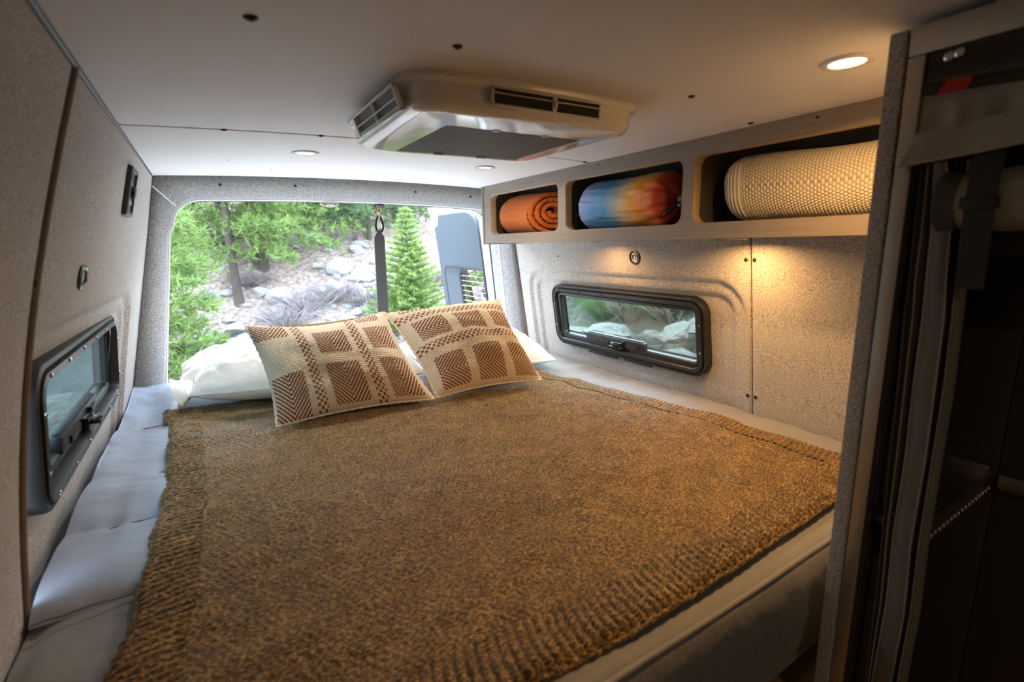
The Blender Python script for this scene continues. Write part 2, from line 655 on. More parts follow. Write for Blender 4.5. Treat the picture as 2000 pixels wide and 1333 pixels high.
def sdf_rr(y, z, cy, cz, w_, h_, r):
    qx = np.abs(y - cy) - w_ / 2 + r
    qy = np.abs(z - cz) - h_ / 2 + r
    return np.hypot(np.maximum(qx, 0), np.maximum(qy, 0)) + np.minimum(np.maximum(qx, qy), 0) - r


def wall_panel(name, side, y0, y1, z0, z1, res, parent, recess=None, hole=None):
    ys = np.r_[y0, y0 + 0.0025, np.linspace(y0 + 0.006, y1 - 0.006, max(2, int((y1 - y0) / res))), y1 - 0.0025, y1]
    zs = np.linspace(z0, z1, max(2, int((z1 - z0) / res)))
    Y, Z = np.meshgrid(ys, zs, indexing='ij')
    d = np.zeros_like(Y)
    d[0] = d[-1] = 0.008
    d[1] = d[-2] = 0.002
    if recess:
        s = sdf_rr(Y, Z, *recess[0])
        for i0, i1, dep in recess[1]:
            d += dep * sstep(i0, i1, -s)
    X = (XR(Z) + d) if side == 'r' else (XLW(Y, Z) - d)
    P = np.stack([X, Y, Z], -1)
    F = gridF(len(ys), len(zs))
    if hole:
        c = P.reshape(-1, 3)[F].mean(1)
        F = F[sdf_rr(c[:, 1], c[:, 2], *hole) > 0]
    if side == 'r':
        F = F[:, ::-1]
    return mk(name, P, F, M['wall'], parent)


RIGHT_WIN = (1.463, 0.209, 0.865, 0.292)       # centre y, z, width, height of the frames
LEFT_WIN = (1.41, 0.2525, 0.83, 0.255)
wr = empty('wall_right', (1.45, 1.2, -0.95), kind='structure')
wall_panel('panel', 'r', 0.873, 2.20, -0.95, 0.83, 0.0085, wr,
           ((1.487, -0.06, 1.20, 0.96, 0.11), [(0.0, 0.014, 0.014), (0.045, 0.062, 0.013)]), (1.46, 0.209, 0.80, 0.21, 0.05))
wall_panel('panel', 'r', 0.337, 0.869, -0.95, 0.83, 0.02, wr)
wl_ = empty('wall_left', (-0.29, 1.0, -0.95), kind='structure')
wall_panel('panel', 'l', 0.953, 2.20, -0.95, 0.83, 0.0085, wl_,
           ((1.38, -0.05, 1.12, 0.97, 0.10), [(0.0, 0.014, 0.014), (0.04, 0.058, 0.010)]), (LEFT_WIN[0], LEFT_WIN[1], 0.75, 0.18, 0.05))
wall_panel('panel', 'l', -1.80, 0.947, -0.95, 0.83, 0.05, wl_)
mk('seam_piping', *tube([(XLW(0.95, z) + 0.001, 0.95, z) for z in np.linspace(-0.9, 0.81, 30)], 0.0052, 6), nmat('seam_brown', (0.20, 0.165, 0.135), 0.8), wl_)
mk('seam_backing', np.array([(XR(z) + 0.012, y, z) for z in (-0.05, 0.82) for y in (0.85, 0.89)]), [[0, 1, 3, 2]], M['dark'], wr, False)


def wall_frame(side, y, z, d=0.0):
    if side == 'r':
        o = (float(XR(z)) - d, y, z); up = (-0.14, 0, 1); n = (-1, 0, -0.14)
    else:
        o = (float(XLW(y, z)) + d, y, z); k_ = float(XLW(y, z + 0.02) - XLW(y, z - 0.02)) / 0.04; up = (k_, 0, 1); n = (1, 0, -k_)
    x = np.cross(up, n)
    return frame(o, x, up, n)


def screw_at(Mx, parent, r=0.005, name='screw', mat='screw', h=0.0025):
    v = lathe([(r, 0), (r, h * 0.5), (r * 0.75, h), (r * 0.3, h * 1.0), (r * 0.25, h * 0.55)], 10, Mx)
    return sharp(mk(name, *v, M[mat], parent))


for y, z in ((0.884, 0.483), (0.857, 0.483), (0.884, 0.045), (0.857, 0.046)):
    screw_at(wall_frame('r', y, z), wr, 0.0062)
screw_at(wall_frame('r', 1.812, 0.484), wr, 0.004)
screw_at(wall_frame('l', 0.95, 0.509), wl_, 0.007)
mk('backing', *box((1.40, -1.8, -0.95), (1.44, 0.30, 0.83)), M['closet'], wr, False)

# ceiling: two vinyl panels with a narrow gap, on a dark backing
ce = empty('ceiling', (0.58, 0.4, 0.83), kind='structure')
for a, b in ((-1.80, 1.3345), (1.3400, 2.20)):
    xs = np.linspace(-0.128, 1.40, 28)
    ys = np.r_[a, a + 0.002, np.linspace(a + 0.01, b - 0.01, 12), b - 0.002, b]
    X, Y = np.meshgrid(xs, ys, indexing='ij')
    Z = ZC(X)
    Z[:, 0] += 0.006
    Z[:, -1] += 0.006
    mk('panel', np.stack([X, Y, Z], -1), gridF(*X.shape)[:, ::-1], M['ceiling'], ce)
mk('backing', *box((-0.5, -1.9, 0.842), (1.75, 2.30, 0.87)), M['dark'], ce, False)
mk('edge_seal', *tube([(-0.119, y, 0.808) for y in np.linspace(-1.8, 2.18, 12)], 0.0055, 6), M['rubber'], ce)
for x, y, r in ((0.082, 0.699, 0.0075), (0.34, 0.676, 0.0065), (0.845, 0.679, 0.006), (1.13, 0.735, 0.006), (0.075, 1.337, 0.006), (0.285, 1.337, 0.006), (1.135, 1.337, 0.006)):
    Mx = frame((x, y, float(ZC(x)) + 0.001), (1, 0, 0), (0, -1, 0), (0, 0, -1))
    mk('plug', *lathe([(r * 1.15, 0), (r * 1.15, 0.002), (r * 0.8, 0.004), (r * 0.35, 0.0045)], 12, Mx), M['screw'], ce)
for x, y in ((0.10, 1.78), (0.24, 1.95), (0.80, 2.02)):
    Mx = frame((x, y, float(ZC(x)) + 0.0005), (1, 0, 0), (0, -1, 0), (0, 0, -1))
    mk('plug', *lathe([(0.006, 0), (0.005, 0.0015), (0.002, 0.002)], 12, Mx), M['ceiling'], ce)

fl = mk('floor', *box((-0.35, -1.8, -0.99), (1.5, 2.40, -0.95)), M['floorwood'], None, False)
tag(fl, kind='structure')
wf = mk('wall_front', *box((-0.35, -1.86, -0.95), (1.5, -1.8, 0.83)), M['wall_x'], None, False)
tag(wf, kind='structure')

# rear trim: fabric-covered pillars and header round the door opening
def inner_loop(off=0.0, n=14):
    xl = lambda z: -0.193 + 0.152 * z - off
    xr = lambda z: 1.385 - 0.09 * z + off
    zt = lambda x: 0.748 - 0.02 * ((x - 0.45) / 0.75) ** 2 + off
    r = 0.105
    P = [(xl(z), z) for z in np.linspace(-0.35, 0.62, 18)]
    x0, z1 = xl(0.64), zt(0.02)
    cx, cz = x0 + r + 0.012, z1 - r
    P += [(cx - (r + 0.0) * math.cos(a), cz + r * math.sin(a)) for a in np.linspace(0, math.pi / 2, n)]
    P += [(x, zt(x)) for x in np.linspace(cx + 0.03, 1.20, 26)]
    x1 = xr(0.62)
    cx2, cz2 = x1 - r - 0.008, zt(1.24) - r
    P += [(cx2 + r * math.sin(a), cz2 + r * math.cos(a)) for a in np.linspace(0.05, math.pi / 2, n)]
    P += [(xr(z), z) for z in np.linspace(0.56, -0.35, 18)]
    return np.array(P)


def resample(P, n):
    P = np.asarray(P, float)
    s = np.r_[0, np.cumsum(np.linalg.norm(np.diff(P, axis=0), axis=1))]
    t = np.linspace(0, s[-1], n)
    return np.stack([np.interp(t, s, P[:, k]) for k in range(P.shape[1])], -1)


IL = inner_loop()
i_l, i_r = 18 + 6, 18 + 14 + 26 + 7
out_l = np.array([(XL(z) + 0.002, z) for z in np.linspace(-0.35, 0.772, 20)])
out_t = np.array([(XL(0.772) + 0.002, 0.772), (-0.117, 0.806)] + [(x, ZC(x) + 0.002) for x in np.linspace(-0.10, 1.32, 30)] + [(XR(0.79), 0.79), (XR(0.76), 0.76)])
out_r = np.array([(XR(z) - 0.002, z) for z in np.linspace(0.76, -0.35, 20)])
t1 = empty('trim_1', (0.58, 2.22, -0.35), kind='structure')
cenx = 0.6
for nm, O, I, n in (('pillar_cover', out_l, IL[:i_l + 1], 30), ('header_cover', out_t, IL[i_l:i_r + 1], 60), ('pillar_cover', out_r, IL[i_r:], 30)):
    O, I = resample(O, n), resample(I, n)
    rows = []
    for a, b in ((-0.04, 0.0), (0, 0), (0.03, -0.006), (0.5, 0.018), (0.9, 0.062), (0.98, 0.078), (1, 0.085), (1.0, 0.19)):
        rows.append(np.c_[O[:, 0] * (1 - a) + I[:, 0] * a, np.full(n, 2.165 + b), O[:, 1] * (1 - a) + I[:, 1] * a])
    P = np.stack(rows, 1)
    P[0, :, :] += (P[1] - P[0]) * 0.03
    o = mk(nm, P, gridF(n, len(rows)), M['wall_x'], t1)
pl = resample(IL, 150)
mk('edge_piping', *tube(np.c_[pl[:, 0], np.full(150, 2.262), pl[:, 1]], 0.0068, 8), nmat('light_piping', (0.62, 0.61, 0.60), 0.8), t1)
for x, z in ((0.086, 0.787), (0.346, 0.793), (0.851, 0.785), (1.131, 0.773)):
    screw_at(frame((x, 2.176, z), (1, 0, 0), (0, 0.3, 1), (0, -1, 0.3)), t1, 0.006)
lt = join([box((0.455, 2.262, 0.728), (0.53, 2.29, 0.742), 0.003), tube([(0.465, 2.265, 0.728), (0.48, 2.255, 0.722), (0.505, 2.255, 0.722), (0.52, 2.265, 0.728)], 0.003, 6)])
mk('latch_plate', *lt, M['steel'], t1)

t2 = empty('trim_2', (0.58, 2.4, -0.4), kind='structure')
A, B, D = inner_loop(0.004), inner_loop(0.02), inner_loop(0.11)
n = 150
A, B, D = resample(A, n), resample(B, n), resample(D, n)
rows = [np.c_[A[:, 0], np.full(n, 2.34), A[:, 1]], np.c_[A[:, 0], np.full(n, 2.365), A[:, 1]], np.c_[B[:, 0], np.full(n, 2.37), B[:, 1]],
        np.c_[B[:, 0], np.full(n, 2.43), B[:, 1]], np.c_[D[:, 0], np.full(n, 2.44), D[:, 1]]]
sharp(mk('door_jamb', np.stack(rows, 1), gridF(n, 5), M['van_white'], t2))
A2 = resample(inner_loop(0.008), n)
mk('door_seal', *tube(np.c_[A2[:, 0], np.full(n, 2.372), A2[:, 1]], 0.010, 8), M['rubber'], t2)
sharp(mk('door_sill', *box((-0.25, 2.21, -0.40), (1.42, 2.44, -0.10), 0.01), M['van_white'], t2))


# ------------------------------------------------------------------ side windows
def side_window(num, Mx, w_, h_, deep, gl, full_screen):
    """black framed awning window; local x along the wall, y up, z into the van"""
    o = tuple(np.array(Mx)[:3, 3])
    e = empty('window_%d' % num, o, kind='structure')
    r = 0.062
    k = deep
    sharp(mk('outer_frame', *ring([(0, -0.012), (0, 0.010 * k), (0.003, 0.016 * k), (0.010, 0.018 * k), (0.013, 0.013 * k), (0.016, 0.012 * k), (0.018, 0.020 * k),
                                   (0.030, 0.021 * k), (0.033, 0.017 * k), (0.035, 0.004), (0.038, 0.002), (0.038, -0.03)], w_, h_, r, 10, Mx), M['black'], e), 28)
    sash = sharp(mk('sash', *ring([(0.036, -0.03), (0.036, 0.004), (0.041, 0.007), (0.050, 0.006), (0.054, 0.001), (0.054, -0.022), (0.060, -0.024)], w_, h_, r, 10, Mx), M['black'], e), 28)
    p = rr(w_ - 0.108, h_ - 0.108, 0.02, 8)
    mk('glass_pane', *tf((np.c_[p, np.full(len(p), -0.016)], [list(range(len(p)))]), Mx), gl, e, False)
    if full_screen:
        mk('insect_screen', *tf((np.c_[p, np.full(len(p), -0.010)], [list(range(len(p)))]), Mx), M['screen'], e, False)
    else:
        q = p.copy()
        q[:, 0] = np.clip(q[:, 0], 0.02, None)
        mk('insect_screen', *tf((np.c_[q, np.full(len(q), -0.012)], [list(range(len(q)))]), Mx), M['screen_thin'], e, False)
    hx, hy = w_ / 2 - 0.024, h_ / 2 - 0.024
    for x in np.linspace(-hx + 0.05, hx - 0.05, 6):
        for s in (1, -1):
            screw_at(np.array(Mx) @ np.array(Matrix.Translation((x, s * hy, 0.0205 * k))), e, 0.0042, mat='steel' if full_screen else 'screw')
    for y in (-0.05, 0.05):
        for s in (1, -1):
            screw_at(np.array(Mx) @ np.array(Matrix.Translation((s * hx, y, 0.0205 * k))), e, 0.0042, mat='steel')
    yb = -h_ / 2 + 0.05
    bar = join([box((-0.21, yb - 0.004, -0.010), (0.14, yb + 0.032, 0.010), 0.004), box((-0.20, yb + 0.028, -0.008), (0.13, yb + 0.036, 0.004), 0.002),
                box((-0.15, yb - 0.002, 0.008), (-0.06, yb + 0.016, 0.014), 0.002), box((0.03, yb - 0.002, 0.008), (0.11, yb + 0.016, 0.014), 0.002)])
    b = sharp(mk('latch_bar', *tf(bar, Mx), M['black'], e))
    lev = join([box((-0.045, yb - 0.010, 0.008), (0.025, yb + 0.018, 0.024), 0.004), box((-0.03, yb + 0.000, 0.020), (0.01, yb + 0.008, 0.042), 0.003),
                box((0.024, yb - 0.012, 0.004), (0.032, yb + 0.026, 0.020), 0.002), tube([(-0.035, yb + 0.012, 0.022), (-0.01, yb + 0.014, 0.034), (0.02, yb + 0.010, 0.030)], 0.004, 8)])
    sharp(mk('latch_lever', *tf(lev, Mx), M['black_gloss'], b))
    rail = join([box((-0.20, -h_ / 2 - 0.012, 0.002), (-0.02, -h_ / 2 + 0.004, 0.012), 0.002), box((0.02, -h_ / 2 - 0.010, 0.002), (0.17, -h_ / 2 + 0.004, 0.010), 0.002)])
    sharp(mk('bottom_rail', *tf(rail, Mx), M['black'], e))
    return e


cy, cz, w_, h_ = RIGHT_WIN
side_window(1, wall_frame('r', cy, cz, -0.012), w_, h_, 1.0, M['wglass'], False)
cy, cz, w_, h_ = LEFT_WIN
side_window(2, frame((-0.2765, cy, cz), (0, 1, 0), (0.105, 0, 1), (1, 0, -0.105)), w_, h_, 1.35, M['wglass_dark'], True)

# ------------------------------------------------------------------ open rear door, swung out along the van's side
DM = frame((1.405, 2.40, 0.0), (0, 1, 0), (-0.105, 0, 1), (1, 0, 0.105))
d1 = empty('door_1', (1.50, 2.40, -1.2), kind='structure')


def poly_round(P, radii, n=7):
    out = []
    P = [np.array(p, float) for p in P]
    for i, p in enumerate(P):
        a, b, r = P[i - 1], P[(i + 1) % len(P)], radii[i]
        if r <= 0:
            out.append(p)
            continue
        u, v = (a - p) / np.linalg.norm(a - p), (b - p) / np.linalg.norm(b - p)
        for t in np.linspace(0, 1, n):
            out.append((1 - t) ** 2 * (p + u * r) + 2 * t * (1 - t) * p + t * t * (p + v * r))
    return np.array(out)


slab = poly_round([(0.0, -1.2), (0.735, -1.2), (0.735, 0.80), (0.0, 0.79)], [0.03, 0.03, 0.03, 0.12])
gh = rr(0.46, 0.74, 0.07) + np.array([0.315, 0.02])
T = lambda z: np.array(Matrix.Translation((0, 0, z)))
sharp(mk('door_slab', *plate(slab, [(gh - gh.mean(0)) * 1.04 + gh.mean(0)], 0.03, DM @ T(0.078), 0.006), M['van_white'], d1))
sharp(mk('hinge_edge', *tf(box((-0.012, -1.2, -0.005), (0.075, 0.74, 0.04), 0.012), DM), M['van_white'], d1))
trim = poly_round([(0.085, -1.1), (0.705, -1.1), (0.705, 0.665), (0.652, 0.675), (0.628, 0.745), (0.10, 0.742)], [0.05, 0.05, 0.006, 0.012, 0.012, 0.16])
th = rr(0.545, 0.76, 0.06) + np.array([0.375, 0.03])
sharp(mk('trim_panel', *plate(trim, [th], 0.03, DM @ T(0.012), 0.008), M['door_trim'], d1))
L0 = np.c_[th, np.full(len(th), 0.006)]
L1 = np.c_[rr(0.50, 0.73, 0.07) + np.array([0.345, 0.03]), np.full(len(th), 0.040)]
L2 = np.c_[gh, np.full(len(th), 0.058)]
mk('window_recess', *tf((np.concatenate([L0, L1, L2]), gridF(3, len(th), False, True)), DM), M['door_trim'], d1)
mk('window_seal', *tf(tube(np.c_[gh, np.full(len(gh), 0.060)], 0.009, 8, True), DM), M['rubber'], d1)
gp = mk('glass_pane', *tf((np.c_[gh, np.full(len(gh), 0.066)], [list(range(len(gh)))]), DM), M['dglass'], d1, False)
lines = [tube([(0.09, y, 0.064), (0.54, y, 0.064)], 0.0016, 5) for y in np.arange(-0.32, 0.37, 0.033)]
mk('heater_lines', *tf(join(lines), DM), nmat('heater_line', (0.75, 0.70, 0.50), 0.5), gp)
br = join([box((0.655, 0.69, -0.008), (0.735, 0.795, 0.03), 0.006), box((0.685, 0.745, -0.012), (0.700, 0.772, -0.006), 0.001)])
sharp(mk('corner_bracket', *tf(br, DM), M['van_white'], d1))
for x, y in ((0.675, 0.72), (0.705, 0.722), (0.69, 0.70)):
    screw_at(DM @ np.array(frame((x, y, -0.008), (1, 0, 0), (0, -1, 0), (0, 0, -1))), d1, 0.0045, mat='screw')
sharp(mk('latch_slot', *tf(box((0.686, 0.748, -0.014), (0.698, 0.77, -0.007), 0.001), DM), M['black'], d1))

# ------------------------------------------------------------------ the hillside outside
def terrain(X, Y):
    X, Y = np.asarray(X, float), np.asarray(Y, float)
    up = np.maximum(Y - 6.2 + 0.25 * np.sin(X * 0.6), 0)
    s = 0.60 * (np.sqrt(up * up + 0.6) - math.sqrt(0.6))
    e = np.maximum(X - 2.05 + 0.12 * np.sin(Y * 1.3), 0)
    bank = np.minimum(1.15 * e, 2.2 + 0.3 * e) * (1 - 0.75 * sstep(5.5, 9.0, Y))
    l = np.maximum(-X - 3.0, 0)
    z = -1.5 + np.maximum(s, bank) + 0.15 * l
    return z + 0.10 * fbm(X * 0.9, Y * 0.9, 5, 4) * sstep(4.0, 7.0, Y + np.maximum(X - 2, 0) * 2)


xs = np.concatenate([np.linspace(-16, -3, 40), np.linspace(-2.85, 9, 130), np.linspace(9.2, 20, 30)])
ys = np.concatenate([np.linspace(-40, 1.5, 60), np.linspace(1.7, 16, 160), np.linspace(16.3, 34, 40)])
X, Y = np.meshgrid(xs, ys, indexing='ij')
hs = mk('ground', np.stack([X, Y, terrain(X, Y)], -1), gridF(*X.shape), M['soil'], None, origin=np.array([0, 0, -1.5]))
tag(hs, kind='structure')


def hits(px, py):
    """where the lines of sight through these picture points meet the ground"""
    px, py = np.atleast_1d(px).astype(float), np.atleast_1d(py).astype(float)
    D = FW[None] + RT[None] * ((px - 1000.0) / FPX)[:, None] - UP[None] * ((py - 666.5) / FPX)[:, None]
    T_ = np.full(len(px), 30.0)
    done = np.zeros(len(px), bool)
    for t in np.arange(3.0, 40, 0.06):
        P = CAM + D * t
        below = (P[:, 2] < terrain(P[:, 0], P[:, 1])) & ~done
        T_[below] = t
        done |= below
        if done.all(): break
    return CAM + D * T_[:, None]


def hit(px, py):
    return hits(px, py)[0]


def rock_mesh(seed, sub=2, flat=0.7, m='rock'):
    bm = bmesh.new()
    bmesh.ops.create_icosphere(bm, subdivisions=sub, radius=1.0)
    r = np.random.default_rng(seed)
    cuts = [(v / np.linalg.norm(v), r.uniform(0.45, 0.85)) for v in r.normal(size=(9, 3))]
    for v in bm.verts:
        p = np.array(v.co)
        for c, h in cuts:
            s = p @ c
            if s > h:
                p = p - c * (s - h) * 0.92
        p = p * (1 + 0.05 * r.normal())
        p[2] *= flat
        v.co = p
    me = bpy.data.meshes.new('rock')
    bm.to_mesh(me)
    bm.free()
    me.materials.append(M[m])
    return me


RM = [rock_mesh(k, 2, random.uniform(0.55, 0.9)) for k in range(10)]
BM = [rock_mesh(40 + k, 3, random.uniform(0.65, 0.85), 'boulder') for k in range(6)]


def rock(me, p, s, label, group, name='rock', rot=None):
    o = bpy.data.objects.new(name, me)
    C.objects.link(o)
    o.location = p
    o.scale = s
    o.rotation_euler = rot or (random.uniform(-0.3, 0.3), random.uniform(-0.3, 0.3), random.uniform(0, 6.3))
    return tag(o, label, 'rock', group)


# the larger rocks one can point to: pixel of the centre, width in pixels
for px, py, wd, lab in ((660, 530, 62, 'large grey rock beside the strap, halfway up the slope'),
                        (705, 545, 50, 'slanted pale slab touching the strap on the slope'),
                        (550, 585, 55, 'pale outcrop to the right of the single pine trunk'),
                        (455, 650, 52, 'round whitish rock just above the white pillow'),
                        (395, 676, 62, 'flat grey rock low behind the floral pillow'),
                        (425, 580, 24, 'small dark grey upright rock left of the single pine trunk'),
                        (400, 580, 30, 'flat grey rock in the dry litter left of the pine trunk'),
                        (690, 640, 48, 'pale rock just above the left patterned cushion'),
                        (345, 640, 40, 'grey rock beside the left pillar, below the green boughs'),
                        (610, 470, 45, 'grey rock under the slim bare trunk, upper slope')):
    p = hit(px, py)
    s = wd / FPX * np.linalg.norm(p - CAM) * 0.56
    rock(RM[px % 10], p + np.array([0, 0, 0.1 * s]), (s, s * 0.8, s * 0.85), lab, None)
def rock_label(px, py, sz):
    row = 'high up' if py < 465 else 'mid slope' if py < 560 else 'low down'
    col = ('beside the left pillar' if px < 400 else 'left of the twin pines' if px < 490 else 'round the twin pines' if px < 560 else 'right of the twin pines' if px < 630
           else 'left of the hanging strap' if px < 735 else 'right of the strap' if px < 790 else 'behind the young spruce' if px < 850 else 'behind the open door')
    return '%s grey rock %s %s' % ('small' if sz < 6.5 else 'medium' if sz < 11 else 'larger', row, col)


n = 0
while n < 285:
    px, py = random.uniform(325, 960), random.uniform(395, 720)
    if 815 < px and py > 400 and random.random() < 0.7: continue
    dens = 0.35 + 0.65 * math.exp(-((px - 680) / 130.0) ** 2 - ((py - 560) / 110.0) ** 2)
    if random.random() > dens: continue
    p = hit(px, py)
    s = np.linalg.norm(p - CAM) / FPX * random.choice([4, 5, 6, 7, 9, 11, 14, 19])
    rock(RM[n % 10], p + np.array([0, 0, 0.15 * s]), (s, s * random.uniform(0.6, 1), s * random.uniform(0.6, 1)),
         rock_label(px, py, s * FPX / np.linalg.norm(p - CAM)), 'rocks scattered on the hillside')
    n += 1
# pebbles and fallen sticks too small to pick apart
bits = []
base = np.array([v.co[:] for v in rock_mesh(3, 1).vertices])
bf = [list(p.vertices) for p in RM[0].polygons]
tmp = rock_mesh(3, 1)
bf = [list(p.vertices) for p in tmp.polygons]
for p in hits(rng.uniform(325, 900, 1500), rng.uniform(395, 720, 1500)):
    s = np.linalg.norm(p - CAM) / FPX * random.uniform(1.5, 3.6)
    bits.append((base * s * rng.uniform(0.6, 1.2, 3) + p, bf))
g = mk('pebbles', *join(bits), M['rock'])
tag(g, 'scatter of pebbles over the hillside', 'pebbles', kind='stuff')
bits = []
for p in hits(rng.uniform(325, 900, 900), rng.uniform(395, 720, 900)) + np.array([0, 0, 0.02]):
    a, L = random.uniform(0, 6.3), random.uniform(0.06, 0.28)
    d = np.array([math.cos(a), math.sin(a), random.uniform(-0.1, 0.5)]) * L
    bits.append((np.array([p, p + d, p + d * 0.5 + np.array([0, 0, 0.02])]), [[0, 1, 2]]))
g = mk('forest_litter', *join(bits), M['straw'], smooth=False)
tag(g, 'dry stalks and fallen sticks over the slope', 'litter', kind='stuff')


def needles(P, D, L, W, k, spread, r):
    """k thin triangles sprouting round each point P along direction D"""
    n = len(P)
    P = np.repeat(P, k, 0)
    D = np.repeat(D, k, 0) + r.normal(size=(n * k, 3)) * spread
    D /= np.linalg.norm(D, axis=1, keepdims=True)
    S = np.cross(D, r.normal(size=D.shape))
    S /= np.linalg.norm(S, axis=1, keepdims=True)
    LL = L * r.uniform(0.6, 1.2, (n * k, 1))
    V = np.stack([P - S * W, P + S * W, P + D * LL], 1).reshape(-1, 3)
    return V, np.arange(n * k * 3).reshape(-1, 3)


def pine(base, height, tr, z0, z1, spread, nb, m, label, lean=(0, 0), seed=1, group=None, tuft=9, droop=0.1, sides=None, cone=0.4, name='pine_tree', L=0.15):
    r = np.random.default_rng(seed)
    e = empty(name, base, label, 'tree', group)
    base = np.array(base, float)
    hh = np.linspace(-0.15, height, 14)
    ax = lambda h: base + np.array([lean[0] * h + 0.03 * tr * 10 * np.sin(h * 1.3 + seed), lean[1] * h, h])
    mk('trunk', *tube([ax(h) for h in hh], [tr * (1 - 0.8 * max(h, 0) / height) * (1.25 if h < 0.1 else 1) for h in hh], 8), M['bark'], e)
    tw, PP, DD = [], [], []
    for k in range(nb):
        f = (k + r.uniform(0, 1)) / nb
        h = z0 + (z1 - z0) * f
        a = r.uniform(0, 2 * np.pi)
        if sides is not None and r.uniform() < 0.75:
            a = sides + r.normal() * 0.6
        ln = spread * (1 - cone * f) * r.uniform(0.6, 1.1)
        d = np.array([math.cos(a), math.sin(a), r.uniform(-0.15, 0.35)])
        t = np.linspace(0, 1, 6)
        pts = ax(h) + np.outer(t * ln, d) + np.outer(-droop * ln * t ** 2, [0, 0, 1])
        tw.append(tube(pts, np.linspace(tr * 0.16, tr * 0.04, 6), 4))
        for q in np.arange(0.25, 1.01, 0.13 / max(ln, 0.2)):
            for s in range(6):
                c = ax(h) + d * ln * q - np.array([0, 0, droop * ln * q * q])
                off = r.normal(size=3) * np.array([0.17, 0.17, 0.10]) * ln * (0.35 + 0.8 * (1 - q))
                PP.append(c + off)
                DD.append(d * 0.8 + off * 2 + np.array([0, 0, 0.35]))
    mk('branches', *join(tw), M['bark'], e)
    V, F = needles(np.array(PP), np.array(DD), L, 0.010, tuft, 0.75, r)
    o = mk('foliage', V, F, M[m], e, smooth=False)
    o['kind'] = 'stuff'
    return e


h = lambda px, py: tuple(hit(px, py))
pine(h(468, 597), 4.6, 0.07, 0.75, 4.2, 1.5, 44, 'pine', 'single green pine on the slope with bare lower trunk', (0.0, 0.02), 3)
pine(h(519, 527), 4.8, 0.075, 0.5, 4.6, 1.8, 46, 'pine', 'right trunk of the twin pines in the middle of the slope', (0.02, 0), 4)
pine(h(507, 524), 4.4, 0.055, 0.3, 4.2, 1.2, 30, 'pine', 'thin leaning left trunk of the twin pines on the slope', (-0.10, 0), 5)
pine(h(375, 470), 5.0, 0.12, 1.0, 4.8, 1.1, 18, 'pine_dark', 'dark pine trunk at upper left near the header corner', (0, 0), 6)
pine(h(356, 482), 4.2, 0.09, 0.5, 4.0, 0.9, 18, 'pine', 'thin pine trunk beside the left pillar, upper slope', (0, 0), 7)
b = at_y(318, 560, 7.4)
pine((b[0] - 0.25, b[1], float(terrain(b[0], b[1]))), 3.4, 0.07, 0.2, 3.2, 0.95, 46, 'pine', 'bright green pine boughs half hidden behind the left pillar', (0, 0), 8, sides=0.2)
pine(h(612, 470), 3.6, 0.04, 0.5, 3.6, 1.3, 50, 'pine', 'slim pale-trunked pine on the upper slope left of the strap', (0, 0), 9)
pine(h(695, 472), 4.0, 0.05, 0.35, 3.9, 1.6, 56, 'pine_dark', 'dark pine with thin bare trunk just left of the strap', (0.02, 0), 10)
pine(h(722, 470), 3.6, 0.05, 0.4, 3.4, 1.4, 40, 'pine_dark', 'dark pine at the top of the slope behind the strap', (0, 0), 12)
pine(h(770, 440), 3.4, 0.05, 0.2, 3.2, 1.2, 40, 'pine_dark', 'dark pine between the strap and the young spruce, upper slope', (0, 0), 13)
pine(h(600, 415), 3.0, 0.06, 0.3, 2.9, 1.1, 30, 'pine', 'pale green pine at the top of the slope under the latch plate', (0, 0), 14)
pine(h(845, 430), 3.2, 0.06, 0.2, 3.0, 1.0, 28, 'pine_dark', 'dark pine behind the top of the open rear door', (0, 0), 15)
pine(h(430, 425), 3.2, 0.06, 0.2, 3.0, 1.0, 26, 'pine', 'light pine at the top of the slope above the leaning log', (0, 0), 16)

# young spruce with whorls of upswept branches
def spruce(base, height, rad, label, seed):
    r = np.random.default_rng(seed)
    e = empty('spruce_tree', base, label, 'tree')
    base = np.array(base, float)
    mk('trunk', *tube([base + np.array([0, 0, h]) for h in np.linspace(-0.1, height, 8)], np.linspace(0.04, 0.006, 8), 7), M['bark'], e)
    PP, DD, tw = [], [], []
    nw = 22
    for k in range(nw):
        f = k / (nw - 1)
        hgt = height * (0.04 + 0.93 * f)
        ln0 = rad * (1 - f) ** 0.85 + 0.05
        nb = 9 if f < 0.7 else 6
        for b in range(nb):
            a = 2 * np.pi * (b + 0.5 * (k % 2)) / nb + r.normal() * 0.15
            ln = ln0 * r.uniform(0.75, 1.15)
            d = np.array([math.cos(a), math.sin(a), 0.28])
            c = base + np.array([0, 0, hgt])
            tw.append(tube([c, c + d * ln], [0.008, 0.003], 4))
            side = np.array([-math.sin(a), math.cos(a), 0])
            for q in np.arange(0.12, 1.02, 0.035 / max(ln, 0.1)):
                for s in (-1, 0, 1):
                    wd = 0.33 * ln * (1 - q) * r.uniform(0.3, 1)
                    PP.append(c + d * ln * q + side * s * wd)
                    DD.append(d + side * s * 0.9 + np.array([0, 0, 0.2]))
    mk('branches', *join(tw), M['bark'], e)
    V, F = needles(np.array(PP), np.array(DD), 0.085, 0.010, 5, 0.5, r)
    o = mk('foliage', V, F, M['spruce'], e, smooth=False)
    o['kind'] = 'stuff'


b = at_y(806, 640, 7.6)
zb = float(terrain(b[0], b[1]))
tp = at_y(801, 405, 7.6)
spruce((b[0], b[1], zb), tp[2] - zb, 0.62, 'young light green spruce between the strap and the open rear door', 21)


